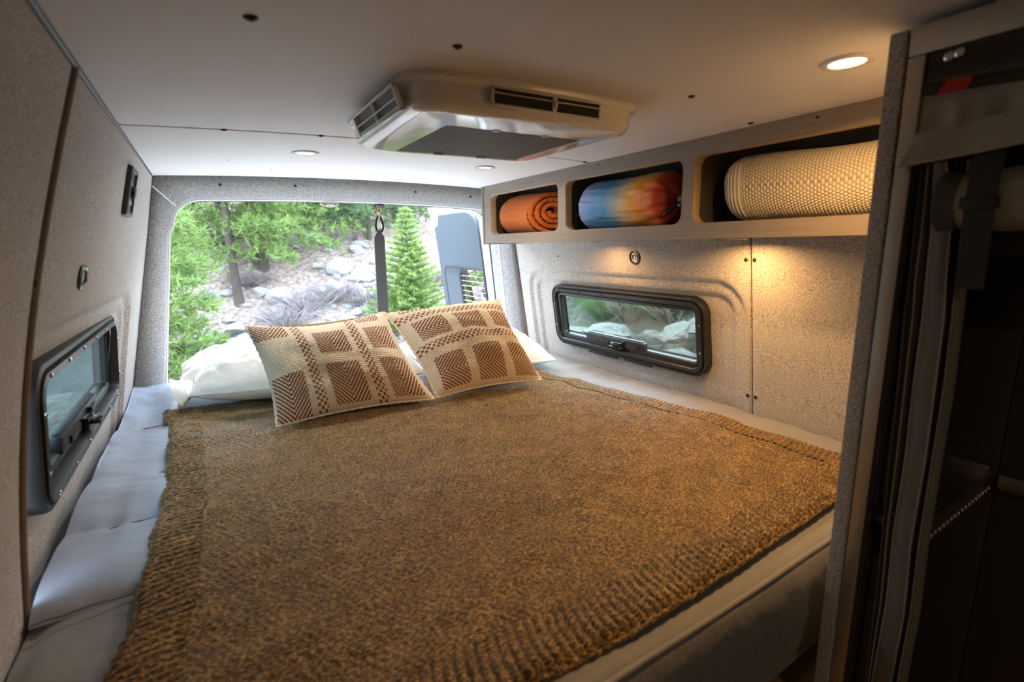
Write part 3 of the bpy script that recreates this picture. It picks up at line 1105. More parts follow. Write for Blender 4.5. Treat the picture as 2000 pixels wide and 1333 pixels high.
def dry_shrub(base, rad, hgt, label, seed, m='twig', n=170, name='dry_shrub', group=None):
    r = np.random.default_rng(seed)
    bits = []
    for k in range(n):
        a, q = r.uniform(0, 6.3), r.uniform(0, 1) ** 0.5
        p0 = np.array(base) + np.array([math.cos(a), math.sin(a), 0]) * rad * 0.25 * q
        d = np.array([math.cos(a) * q * rad, math.sin(a) * q * rad, hgt * r.uniform(0.5, 1)])
        pm = p0 + d * 0.5 + r.normal(size=3) * 0.05 * rad
        s = np.cross(d, r.normal(size=3)); s = s / np.linalg.norm(s) * 0.006
        bits.append((np.array([p0 - s, p0 + s, pm + s, pm - s, p0 + d]), [[0, 1, 2, 3], [3, 2, 4]]))
        for j in range(2):
            dd = d * 0.35 + r.normal(size=3) * 0.25 * rad
            bits.append((np.array([pm - s * 0.6, pm + s * 0.6, pm + dd]), [[0, 1, 2]]))
    o = mk(name, *join(bits), M[m], smooth=False)
    return tag(o, label, 'shrub' if name == 'dry_shrub' else 'grass', group)


for i, (px, py, rd, lab) in enumerate(((560, 640, 0.5, 'bare grey-mauve shrub above the left cushion corner'), (600, 610, 0.55, 'bare mauve shrub left of the pale rocks'),
                                      (660, 590, 0.5, 'leafless grey shrub below the large grey rock'), (715, 600, 0.45, 'leafless shrub touching the strap on the lower slope'),
                                      (645, 480, 0.5, 'grey leafless shrub high on the slope'), (850, 560, 0.5, 'mauve leafless shrub between spruce and open door'),
                                      (420, 480, 0.5, 'tangled brown shrub beside the leaning log'), (490, 560, 0.4, 'low brown shrub at the twin pines'))):
    dry_shrub(hit(px, py), rd, rd * 0.8, lab, 60 + i)
lg0, lg1 = hit(365, 440), hit(460, 490)
lg = mk('fallen_log', *tube([lg0 + np.array([0, 0, 0.35]), (lg0 + lg1) / 2 + np.array([0, 0, 0.2]), lg1 + np.array([0, 0, 0.05])], [0.05, 0.045, 0.03], 7), M['bark'])
tag(lg, 'dark dead log leaning down the upper left slope', 'log')

# boulders of the bank seen through the right window
k = 0
for px, py, wd, lab in ((1125, 655, 100, 'pale rounded boulder at the left edge of the right window view'), (1200, 662, 130, 'broad white boulder in the middle of the right window view'),
                        (1262, 672, 95, 'tan boulder right of the middle in the window view'), (1318, 650, 80, 'brown-grey boulder high at the right of the window view'),
                        (1322, 700, 80, 'pale flat boulder low at the right of the window view'), (1235, 712, 110, 'shaded boulder low behind the window latch'),
                        (1150, 705, 100, 'greenish boulder low at the left of the window view'), (1365, 640, 70, 'bluish boulder beyond the right edge of the window')):
    p = at_x(px, py, 2.95 + 0.1 * (k % 3) - (0.25 if py > 690 else 0))
    s = wd / FPX * np.linalg.norm(p - CAM) * 0.58
    o = rock(BM[k % 6], p, (s * 0.8, s, s * 0.62), lab, None, 'boulder', (0.15 * (k % 3), -0.1, 1.57 * (k % 4) + 0.2))
    k += 1
for k in range(12):
    Yb = 1.5 + 0.26 * k + random.uniform(-0.1, 0.1)
    p = np.array([2.75 + random.uniform(-0.25, 0.25), Yb, -0.62 + random.uniform(-0.2, 0.1)])
    s = random.uniform(0.16, 0.26)
    rock(BM[k % 6], p, (s, s * 1.1, s * 0.8), 'pale boulder in the bank wall beside the van', 'boulders of the bank beside the van', 'boulder')
k = 0
for px, py, lab in ((1315, 610, 'dry grass tuft above the boulders, right of the window view'), (1290, 600, 'green grass tuft behind the boulders in the window'),
                    (1340, 585, 'green grass at the upper right corner of the window view'), (1230, 605, 'straggly brown grass behind the white boulder'),
                    (1180, 600, 'dark straggly weeds behind the left boulders')):
    p = at_x(px, py + 25, 3.35)
    dry_shrub(p, 0.28, 0.34, lab, 80 + k, 'straw' if k in (0, 3) else 'grass', 120, 'grass_tuft')
    k += 1
for j in range(16):
    p = at_x(random.uniform(1110, 1350), 640, 3.45 + random.uniform(-0.1, 0.5))
    p[2] = float(terrain(p[0], p[1]))
    dry_shrub(p, 0.30, 0.36, 'weedy green and brown tuft on the dark bank above the boulders', 120 + j, ('grass', 'twig', 'straw', 'grass')[j % 4], 110, 'grass_tuft', 'weeds on the bank')
# boulder and bank seen through the left window
p = at_y(108, 850, 4.6)
rock(BM[2], p, (0.42, 0.5, 0.36), 'pale boulder outside the screened left window', None, 'boulder', (0.1, 0.1, 0.5))
p = at_y(70, 850, 4.2)
rock(BM[4], p, (0.40, 0.4, 0.36), 'second pale boulder at the near edge of the left window view', None, 'boulder', (0.1, 0.1, 1.5))
DARK = [rock_mesh(70 + k, 3, 0.8, 'rock_dark') for k in range(2)]
rock(DARK[0], (-1.42, 6.6, -0.8), (0.85, 0.9, 1.2), 'large dark boulder filling the upper left window view', None, 'boulder', (0, 0.1, 0.4))
rock(DARK[1], (-2.6, 7.6, -0.7), (1.1, 1.1, 1.4), 'dark boulder farthest back in the left window view', None, 'boulder', (0.1, 0, 1.0))
for k, (x, y, hh, lab) in enumerate(((-3.0, 9.5, 4.5, 'dark pine outside the left window beyond the boulders'),)):
    pine((x, y, float(terrain(x, y))), hh, 0.12, 0.3, hh * 0.95, 1.3, 36, 'pine_dark', lab, (0, 0), 30 + k)

ORD = 'first second third fourth fifth sixth seventh eighth ninth tenth eleventh twelfth thirteenth fourteenth fifteenth sixteenth seventeenth eighteenth nineteenth twentieth'.split()


def picture_x(o):
    d = np.array(o.location) - CAM
    return (d @ RT) / (d @ FW)


def number_off(group, phrase):
    """things of a group that share a label are told apart by their order"""
    byl = {}
    for o in C.objects:
        if o.get('group') == group:
            byl.setdefault(o['label'], []).append(o)
    for l, os_ in byl.items():
        if len(os_) > 1:
            for k, o in enumerate(sorted(os_, key=picture_x)):
                o['label'] = '%s, %s from the %s' % (l, ORD[k] if k < 20 else '%dth' % (k + 1), phrase)


number_off('rocks scattered on the hillside', 'left')
number_off('boulders of the bank beside the van', 'left')
number_off('weeds on the bank', 'left')

# ------------------------------------------------------------------ the bed
# mattress with a fitted grey sheet: rounded top edge, piped front seam
def mattress():
    e = empty('mattress', (0.58, 1.28, -0.225), 'thick grey mattress in a fitted sheet filling the back of the van', 'mattress')
    ny = 120
    prof = [(0.385, -0.225), (0.381, -0.19), (0.378, -0.12), (0.378, -0.05), (0.381, -0.022), (0.388, -0.008), (0.400, -0.001), (0.42, 0.0)]
    prof += [(y, 0.0) for y in np.linspace(0.45, 2.13, ny)] + [(2.18, -0.01), (2.20, -0.04), (2.205, -0.22)]
    prof = np.array(prof)
    xs = np.r_[-0.296, np.linspace(-0.285, 1.435, 150), 1.447]
    P = np.zeros((len(xs), len(prof), 3))
    P[..., 0] = xs[:, None]
    P[..., 1] = prof[None, :, 0]
    P[..., 2] = prof[None, :, 1]
    X, Y = P[..., 0], P[..., 1]
    top = (prof[:, 1] > -0.03)[None, :] & (Y > 0.40)
    edge = np.minimum(np.abs(X + 0.29), np.abs(X - 1.45))
    wr_ = 0.0045 * fbm(X * 9 + 3, Y * 14, 3, 4) + 0.006 * np.maximum(vnoise(X * 16 + 0.4 * Y * 16, Y * 6, 8), 0) ** 2 * np.exp(-edge / 0.12)
    P[..., 2] += np.where(top, wr_, 0) - 0.02 * np.exp(-edge / 0.02) * top
    fr = (Y < 0.40)
    P[..., 1] += np.where(fr, 0.004 * vnoise(X * 6, P[..., 2] * 12, 5) - 0.010 * np.exp(-((P[..., 2] + 0.12) / 0.07) ** 2), 0)
    o = fix_normals(mk('fitted_sheet', P, gridF(*X.shape), M['sheet'], e))
    xx = np.linspace(-0.29, 1.445, 120)
    mk('front_piping', *tube(np.c_[xx, 0.386 + 0.003 * vnoise(xx * 7, xx * 0, 4), -0.010 + 0.003 * vnoise(xx * 5, xx * 0 + 3, 6)], 0.0048, 8), M['sheet'], e)
    mk('bottom_piping', *tube(np.c_[xx, np.full(120, 0.383), -0.215 + 0.002 * vnoise(xx * 5, xx * 0 + 3, 7)], 0.0048, 8), M['sheet'], e)
    return e


mattress()
bp = empty('bed_platform', (0.58, 1.28, -0.95), 'dark bed platform carrying the mattress', 'bed platform')
sharp(mk('deck', *box((-0.29, 0.40, -0.262), (1.448, 2.19, -0.232), 0.004), M['closet'], bp))
for x in (-0.22, 1.38):
    sharp(mk('leg', *box((x - 0.025, 0.46, -0.948), (x + 0.025, 0.51, -0.262), 0.004), M['metal'], bp))
    sharp(mk('leg', *box((x - 0.025, 2.08, -0.948), (x + 0.025, 2.13, -0.262), 0.004), M['metal'], bp))

sb = empty('storage_bench', (0.55, 0.6, -0.95), 'golden wooden storage bench just under the front edge of the mattress', 'bench')
sharp(mk('top_board', *box((0.10, 0.345, -0.335), (1.40, 0.80, -0.315), 0.002), M['floorwood'], sb))
sharp(mk('front_panel', *box((0.10, 0.355, -0.948), (1.40, 0.37, -0.335), 0.002), M['floorwood'], sb))

# quilt showing along the left side of the bed
QY = [0.925, 1.185, 1.43, 1.83, 2.19]


def quilt():
    e = empty('quilt', (0.05, 1.55, 0.0), 'blue-grey quilted comforter tucked along the left wall', 'comforter')
    xs, ys = np.linspace(-0.292, 0.40, 110), np.linspace(QY[0], 2.195, 220)
    X, Y = np.meshgrid(xs, ys, indexing='ij')
    Yq = Y + 0.02 * vnoise(X * 3, X * 0 + 2, 3) + (X + 0.15) * -0.05
    z = np.full_like(X, 0.006)
    d = np.full_like(X, 9.0)
    for q in QY:
        d = np.minimum(d, np.abs(Yq - q))
    puff = 1 - np.exp(-d / 0.028)
    z += 0.008 * puff + 0.008 * sstep(0.0, 0.12, d)
    z += 0.004 * fbm(X * 9, Y * 11, 13, 3) * puff
    z += 0.004 * np.exp(-d / 0.035) * vnoise(X * 45, Yq * 10, 9)
    z += 0.010 * np.maximum(vnoise(X * 5 + Y * 5, Y * 3 - X * 8, 17), 0) * np.exp(-((Y - 1.32) / 0.25) ** 2)
    z += 0.024 * sstep(-0.205, -0.292, X) * (0.75 + 0.25 * vnoise(Y * 4, Y * 0, 21)) * sstep(0.95, 1.3, Y)
    z += 0.05 * sstep(1.95, 2.19, Y)
    z -= 0.012 * np.exp(-(Y - QY[0]) / 0.012)
    z *= 1 - 0.62 * sstep(-0.16, -0.08, X)
    X = np.maximum(X, XLW(Y, z) + 0.004)
    o = mk('cover', np.stack([X, Y, z], -1), gridF(*X.shape), M['quilt'], e)
    for k, q in enumerate(QY[:-1]):
        xx = np.linspace(-0.288, 0.38, 80)
        yy = q - 0.02 * vnoise(xx * 3, xx * 0 + 2, 3) + (xx + 0.15) * 0.05
        zz = 0.010 + 0.002 * vnoise(xx * 60, xx * 0, k)
        mk('stitch_line', *tube(np.c_[xx, yy, zz], 0.0018, 5), nmat('quilt_thread', (0.16, 0.18, 0.22), 0.8), e)


quilt()

# ------------------------------------------------------------------ brown chenille blanket with ribbed borders
BL_Y = np.array([0.40, 0.709, 0.78, 0.86, 0.952, 1.169, 1.406, 1.681, 1.80, 1.926])
BL_X = np.array([-0.187, -0.172, -0.163, -0.153, -0.149, -0.137, -0.138, -0.144, -0.156, -0.178])
BR_Y = np.array([0.40, 0.515, 0.865, 1.134, 1.644, 1.95])
BR_X = np.array([1.290, 1.268, 1.259, 1.216, 1.172, 1.16])


def bed_height(X, Y):
    q = 0.015 * sstep(0.75, 0.35, X) * sstep(0.75, 1.0, Y)
    return q


def blanket_mat():
    m = bpy.data.materials.new('chenille')
    m.use_nodes = True
    t = m.node_tree
    b = t.nodes['Principled BSDF']
    b.inputs['Roughness'].default_value = 0.62
    b.inputs['Specular IOR Level'].default_value = 0.35
    b.inputs['Sheen Weight'].default_value = 0.35
    b.inputs['Sheen Roughness'].default_value = 0.4
    b.inputs['Sheen Tint'].default_value = (0.9, 0.75, 0.55, 1)
    tcn = t.nodes.new('ShaderNodeTexCoord')
    mp = t.nodes.new('ShaderNodeMapping')
    mp.inputs['Scale'].default_value = (150, 330, 150)
    t.links.new(tcn.outputs['Object'], mp.inputs[0])
    n = t.nodes.new('ShaderNodeTexNoise')
    n.inputs['Scale'].default_value = 1.0
    n.inputs['Detail'].default_value = 3
    t.links.new(mp.outputs[0], n.inputs['Vector'])
    n3 = t.nodes.new('ShaderNodeTexNoise')
    n3.inputs['Scale'].default_value = 26.0
    n3.inputs['Detail'].default_value = 4
    t.links.new(tcn.outputs['Object'], n3.inputs['Vector'])
    ad = t.nodes.new('ShaderNodeMath')
    ad.operation = 'MULTIPLY_ADD'
    t.links.new(n3.outputs['Fac'], ad.inputs[0])
    ad.inputs[1].default_value = 0.22
    t.links.new(n.outputs['Fac'], ad.inputs[2])
    r = t.nodes.new('ShaderNodeValToRGB')
    e = r.color_ramp.elements
    e[0].position, e[0].color = 0.46, (0.030, 0.017, 0.005, 1)
    e[1].position, e[1].color = 0.78, (0.39, 0.248, 0.095, 1)
    k = e.new(0.61)
    k.color = (0.118, 0.068, 0.021, 1)
    t.links.new(ad.outputs[0], r.inputs[0])
    t.links.new(r.outputs[0], b.inputs['Base Color'])
    bp_ = t.nodes.new('ShaderNodeBump')
    bp_.inputs['Distance'].default_value = 0.005
    bp_.inputs['Strength'].default_value = 0.75
    t.links.new(n.outputs['Fac'], bp_.inputs['Height'])
    t.links.new(bp_.outputs[0], b.inputs['Normal'])
    return m


M['blanket'] = blanket_mat()


def blanket():
    e = empty('blanket', (0.55, 1.2, 0.0), 'brown knitted chenille blanket with ribbed border spread over the bed', 'blanket')
    WB = 0.082

    def surf(u, v, kind):
        """u, v: 0..1 across and along; kind picks the knit: 0 field, 1 side border, 2 front border"""
        U, V = np.meshgrid(u, v, indexing='ij')
        y0 = 0.425 + 0.010 * np.sin(U * 9) + 0.25 * np.maximum(U - 0.90, 0)
        y1 = 1.926 - 0.28 * U + 0.01 * np.sin(U * 14)
        Y = y0 + (y1 - y0) * V
        xl = np.interp(Y, BL_Y, BL_X) + 0.003 * np.sin(Y * 40)
        xr = np.interp(Y, BR_Y, BR_X) + 0.004 * np.sin(Y * 31)
        X = xl + (xr - xl) * U
        z = bed_height(X, Y) + 0.018
        z += 0.008 * fbm(X * 2.6, Y * 2.6, 31, 3) + 0.003 * fbm(X * 14, Y * 14, 33, 2)
        z += 0.009 * np.exp(-((Y - 1.52 + 0.08 * X) / 0.06) ** 2)
        dm = np.minimum(np.minimum(X - xl, xr - X), Y - y0)
        rib = lambda t, p: np.abs(np.sin(np.pi * t / p)) ** 0.8
        if kind == 1:
            z += 0.0042 * rib(Y + 0.02 * np.sin(X * 18) + 0.10 * X, 0.0145) - 0.001
        elif kind == 2:
            z += 0.0065 * rib(X + 0.02 * np.sin(Y * 18), 0.0155) - 0.002
        else:
            z += 0.0016 * np.sin(2 * np.pi * Y / 0.0115) * np.sin(2 * np.pi * X / 0.0125 + np.pi * np.floor(Y / 0.0115)) + 0.0012 * vnoise(X * 160, Y * 160, 41)
        z -= 0.010 * np.exp(-dm / 0.004)
        return np.stack([X, Y, z], -1)

    ub, vb = WB / 1.43, WB / 1.42
    P = surf(np.linspace(ub, 1 - ub, 420), np.linspace(vb, 1, 430), 0)
    mk('knit_field', P, gridF(420, 430), M['blanket'], e)
    for k_, uu, vv in ((1, np.linspace(0, ub, 20), np.linspace(vb, 1, 820)), (1, np.linspace(1 - ub, 1, 20), np.linspace(vb, 1, 820)), (2, np.linspace(0, 1, 820), np.linspace(0, vb, 20))):
        mk('ribbed_border', surf(uu, vv, k_), gridF(len(uu), len(vv)), M['blanket'], e)
    Pl, Pf, Pr = surf(np.array([0.0, 0.01]), np.linspace(0, 1, 300), 0)[0], surf(np.linspace(0, 1, 300), np.array([0.0, 0.01]), 0)[:, 0], surf(np.array([0.99, 1.0]), np.linspace(0, 1, 300), 0)[-1]
    # rolled selvedge along the edges
    edge = np.concatenate([Pl[::-1], Pf, Pr])
    edge = resample(edge, 520)
    edge[:, 2] += -0.002 + 0.0015 * np.sin(np.arange(520) * 1.9)
    mk('selvedge', *tube(edge, 0.0055 + 0.001 * np.sin(np.arange(520) * 1.9), 6), M['blanket'], e)


blanket()

# ------------------------------------------------------------------ pillows and cushions
def pillow_surface(cor, nu, nv, T_, side, pinch=0.05, pw=2.6, ex=0.5):
    """cor: BL, BR, TR, TL; returns P, U, V, normal, thickness fraction"""
    BL, BR, TR, TL = [np.array(c, float) for c in cor]
    u, v = np.linspace(0, 1, nu), np.linspace(0, 1, nv)
    U, V = np.meshgrid(u, v, indexing='ij')
    a, b = 2 * U - 1, 2 * V - 1
    Up = 0.5 + 0.5 * a * (1 - pinch * (1 - b * b))
    Vp = 0.5 + 0.5 * b * (1 - pinch * (1 - a * a))
    P = ((1 - Up) * (1 - Vp))[..., None] * BL + (Up * (1 - Vp))[..., None] * BR + (Up * Vp)[..., None] * TR + ((1 - Up) * Vp)[..., None] * TL
    nrm = np.cross(BR - BL, TL - BL)
    nrm /= np.linalg.norm(nrm)
    f = np.clip((1 - np.abs(a) ** pw) * (1 - np.abs(b) ** pw), 0, 1) ** ex
    return P + side * T_ * f[..., None] * nrm, U, V, nrm, f


def weave_pattern(x, y, bands, blocks):
    """x, y in metres on the face; bands: (x0, x1); blocks: (x0, x1, y0, y1). Returns brown mask"""
    br_ = np.zeros_like(x)
    cell = 0.0088
    for x0, x1 in bands:
        inside = (x > x0) & (x < x1)
        ci, cj = np.floor((x - x0) / cell), np.floor(y / cell)
        chk = (np.mod(ci + cj, 2) < 0.5) & (np.mod((x - x0) / cell, 1) > 0.12) & (np.mod(y / cell, 1) > 0.12)
        ncol = round((x1 - x0) / cell)
        br_ = np.where(inside & chk, 1.0, br_)
    for x0, x1, y0, y1 in blocks:
        inside = (x > x0) & (x < x1) & (y > y0) & (y < y1)
        xc = (x0 + x1) / 2
        wob = 0.0008 * np.sin(y * 900)
        s = np.mod((y - np.abs(x - xc) * 1.15 + wob) / 0.0135, 1)
        br_ = np.where(inside, (s < 0.56).astype(float), br_)
    return br_


def patterned_cushion(cor, label, turn, T_, seed, sag=0.0):
    base = (np.array(cor[0]) + np.array(cor[1])) / 2
    e = empty('throw_cushion', base, label, 'cushion', 'patterned cushions')
    nu, nv = 430, 330
    P, U, V, nrm, f = pillow_surface(cor, nu, nv, T_, 1.0, 0.085, 2.2, 0.60)
    W_ = np.linalg.norm(np.array(cor[1]) - np.array(cor[0]))
    H_ = np.linalg.norm(np.array(cor[3]) - np.array(cor[0]))
    xm, ym = U * W_, V * H_
    if turn:
        xm, ym = V * H_, U * W_
        bands = [(0.155, 0.186), (0.295, 0.326)]
        blocks = []
        for a, b in ((0.012, 0.125), (0.200, 0.282), (0.338, 0.36)):
            for c, d in ((0.03, 0.13), (0.165, 0.27), (0.305, 0.405), (0.435, 0.47)):
                blocks.append((a, b, c, d))
        blocks = [b for b in blocks if not (b[0] > 0.3 and b[2] > 0.1)]
        blocks[7] = (0.2, 0.282, 0.48, 0.481)
    else:
        bands = [(0.118, 0.149), (0.298, 0.329)]
        blocks = [(0.004, 0.100, 0.0, 0.135), (0.0, 0.105, 0.265, 0.36), (0.172, 0.278, 0.012, 0.138), (0.172, 0.278, 0.175, 0.268),
                  (0.35, 0.45, 0.012, 0.138), (0.35, 0.45, 0.175, 0.268), (0.34, 0.43, 0.295, 0.335)]
    br_ = weave_pattern(xm, ym, bands, blocks)
    inblk = np.zeros_like(br_)
    for x0, x1, y0, y1 in blocks:
        inblk = np.maximum(inblk, ((xm > x0) & (xm < x1) & (ym > y0) & (ym < y1)).astype(float))
    # relief: twill ridges on the plain ground, pebbly floats in the blocks
    tw = 0.5 + 0.5 * np.sin(2 * np.pi * (xm + ym) / 0.0135) * np.sin(2 * np.pi * (xm - ym) / 0.0135)
    rel = tw * 0.0036 + 0.0014 * br_
    wr_ = 0.011 * fbm(U * 3.2, V * 3.2, seed, 3) * f + 0.004 * np.sin((U * 2 + V) * 8 + seed) * f
    fold = -0.012 * np.exp(-((U + V * 0.35 - 1.05) / 0.05) ** 2) * f * (1 if turn else 0.6) * sstep(0.2, 0.8, V)
    P = P + nrm * (rel * (0.3 + f) + wr_ + fold)[..., None]
    P[..., 2] -= sag * np.sin(np.pi * U) * V
    cream, brown = np.array([0.82, 0.73, 0.58]), np.array([0.25, 0.092, 0.045])
    vv = 0.74 + 0.26 * tw
    col = (cream[None, None] * (1 - br_[..., None]) + brown * br_[..., None]) * vv[..., None]
    mk('front_cover', P, gridF(nu, nv), M['cushion'], e, cols=col)
    B, U2, V2, _, f2 = pillow_surface(cor, 60, 50, T_ * 0.8, -1.0, 0.085, 2.2, 0.60)
    mk('back_cover', B, gridF(60, 50)[:, ::-1], M['cushion'], e, cols=np.broadcast_to(cream * 0.9, B.shape).copy())
    loop = np.concatenate([P[:, 0], P[-1, 1:], P[::-1, -1][1:], P[0, ::-1][1:-1]])
    loop = resample(np.vstack([loop, loop[:1]]), 260)[:-1]
    n_ = len(loop)
    mk('edge_seam', *tube(loop, 0.0042 + 0.0012 * np.sin(np.arange(n_) * 1.7), 6, True), M['cushion'], e, cols=np.broadcast_to(np.array([0.80, 0.73, 0.62]), (n_ * 6, 3)).copy())


patterned_cushion([(0.117, 1.482, 0.048), (0.585, 1.437, 0.052), (0.520, 1.70, 0.318), (0.082, 1.67, 0.318)],
                  'left brown and cream woven cushion with vertical checker bands', False, 0.095, 3, 0.012)
patterned_cushion([(0.600, 1.455, 0.048), (1.010, 1.428, 0.046), (0.985, 1.685, 0.325), (0.520, 1.69, 0.312)],
                  'right brown and cream woven cushion with curved crosswise checker bands', True, 0.095, 9, -0.012)


def white_pillow(cor, label, T1, T2, seed, name='bed_pillow', m='pillow', hem=None):
    base = np.mean(np.array(cor), 0)
    base[2] = min(c[2] for c in cor)
    e = empty(name, base, label, 'pillow')
    nu, nv = 130, 100
    P, U, V, nrm, f = pillow_surface(cor, nu, nv, T1, 1.0, 0.03, 2.6, 0.5)
    wk = 0.011 * fbm(U * 5, V * 5, seed, 4) + 0.010 * np.abs(vnoise(U * 14 + V * 5, V * 6, seed + 9)) ** 1.5
    P = P + nrm * (wk * (f + 0.15))[..., None]
    mk('top_face', P, gridF(nu, nv), M[m], e)
    B, U, V, nrm, f = pillow_surface(cor, nu, nv, T2, -1.0, 0.03, 2.6, 0.5)
    B = B + nrm * (0.006 * fbm(U * 6, V * 6, seed + 3, 4) * f)[..., None]
    mk('under_face', B, gridF(nu, nv)[:, ::-1], M[m], e)
    if hem:
        # open end of the pillowcase: a flattened sleeve flaring past the corner
        a, b, dr = [np.array(q, float) for q in hem]
        n_, k_ = 64, 10
        th_ = np.linspace(0, 2 * np.pi, n_, endpoint=False)
        rows = []
        for j in range(k_):
            s = j / (k_ - 1)
            c = (a + b) / 2 + dr * s
            ax_ = (b - a) / 2 * (1.0 + 0.05 * s)
            hgt = 0.016 + 0.022 * s
            r_ = np.outer(np.cos(th_), ax_) + np.outer(np.sin(th_), [0, 0, hgt]) + c
            r_[:, 2] += 0.016 * np.sin(th_ * 3 + 1.0) * s + 0.010 * vnoise(th_ * 3, th_ * 0 + s * 2, seed) * s
            r_[:, 0] += 0.016 * np.sin(th_ * 2 + 0.4) * s
            rows.append(r_)
        o = mk('open_hem', np.stack(rows, 0), gridF(k_, n_, False, True), M[m], e)
        mk('hem_seam', *tube(rows[3], 0.0016, 5, True), M[m], e)
    return e


white_pillow([(-0.095, 1.825, 0.088), (0.60, 1.545, 0.115), (0.66, 2.06, 0.13), (-0.085, 2.10, 0.10)],
             'plain white bed pillow with open hem, behind the left cushion', 0.118, 0.065, 5,
             hem=((-0.088, 1.845, 0.086), (-0.078, 2.07, 0.098), (-0.042, 0.0, -0.004)))
white_pillow([(0.66, 1.60, 0.085), (1.255, 1.665, 0.040), (1.25, 2.07, 0.11), (0.68, 2.08, 0.11)],
             'plain white bed pillow behind the right cushion, corner pointing at wall', 0.10, 0.055, 15)
M['floral'] = nmat('floral_cotton', (0.80, 0.79, 0.77), 0.8, bump=(28, 0.006, 0.5))
t = M['floral'].node_tree
vo = t.nodes.new('ShaderNodeTexVoronoi')
vo.inputs['Scale'].default_value = 17
tcn = t.nodes.new('ShaderNodeTexCoord')
t.links.new(tcn.outputs['Object'], vo.inputs['Vector'])
rp_ = t.nodes.new('ShaderNodeValToRGB')
rp_.color_ramp.elements[0].position = 0.13
rp_.color_ramp.elements[0].color = (0.78, 0.60, 0.12, 1)
rp_.color_ramp.elements[1].position = 0.19
rp_.color_ramp.elements[1].color = (0.80, 0.79, 0.77, 1)
t.links.new(vo.outputs['Distance'], rp_.inputs[0])
t.links.new(rp_.outputs[0], t.nodes['Principled BSDF'].inputs['Base Color'])
white_pillow([(-0.130, 1.97, 0.10), (0.42, 1.97, 0.10), (0.40, 2.19, 0.12), (-0.125, 2.20, 0.12)],
             'white pillow with small yellow flowers against the rear opening', 0.085, 0.05, 25, m='floral')

# ------------------------------------------------------------------ overhead shelf with three cubbies
SX = 1.16
FMX = frame((SX, 0, 0), (0, -1, 0), (0, 0, 1), (-1, 0, 0))       # local x = -Y, y = up, z into the van
sh = empty('overhead_shelf', (1.27, 1.2, 0.548), 'long ash wood overhead shelf with three rounded cubbies on the right wall', 'shelf')
bays = [(1.52, 2.035), (0.948, 1.475), (0.390, 0.912)]
zl, zh = 0.590, 0.768
outer = [(-2.098, 0.548), (-0.338, 0.548), (-0.338, 0.8125), (-2.098, 0.8125)]
holes = [rr(b - a, zh - zl, 0.028) + np.array([-(a + b) / 2, (zl + zh) / 2]) for a, b in bays]
fb = sharp(mk('face_board', *plate(outer, holes, 0.018, FMX @ T(-0.009), 0.001), M['wood'], sh))
for hl in holes:
    k = np.c_[hl, np.full(len(hl), -0.0005)]
    k2 = np.c_[hl * 1.0, np.full(len(hl), -0.0185)]
    c = hl.mean(0)
    inn = (hl - c) * np.array([0.9965, 0.992]) + c
    V = np.concatenate([np.c_[hl, np.full(len(hl), 0.0004)], np.c_[inn, np.full(len(hl), 0.0004)], np.c_[inn, np.full(len(hl), -0.030)]])
    mk('opening_edge', *tf((V, gridF(3, len(hl), False, True)), FMX), M['wood_in'], sh)
sharp(mk('end_panel', *box((SX - 0.004, 2.098, 0.544), (1.372, 2.116, 0.8125), 0.003), M['wood'], sh))
sharp(mk('bottom_board', *box((SX + 0.002, 0.338, 0.549), (1.372, 2.098, 0.567), 0.002), M['wood'], sh))
for y in (1.497, 0.930):
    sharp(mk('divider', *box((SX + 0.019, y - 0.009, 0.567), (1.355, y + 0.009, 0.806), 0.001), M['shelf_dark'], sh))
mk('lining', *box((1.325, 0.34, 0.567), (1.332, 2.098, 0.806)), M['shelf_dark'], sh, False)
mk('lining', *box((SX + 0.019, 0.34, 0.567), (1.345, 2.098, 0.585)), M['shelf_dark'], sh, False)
for x_, y_ in ((-2.085, 0.80), (-1.3, 0.80), (-0.6, 0.80)):
    screw_at(FMX @ np.array(Matrix.Translation((x_, y_, 0))), sh, 0.003)


def col_at(shape, c):
    return np.broadcast_to(np.array(c, float), (*shape, 3)).copy()


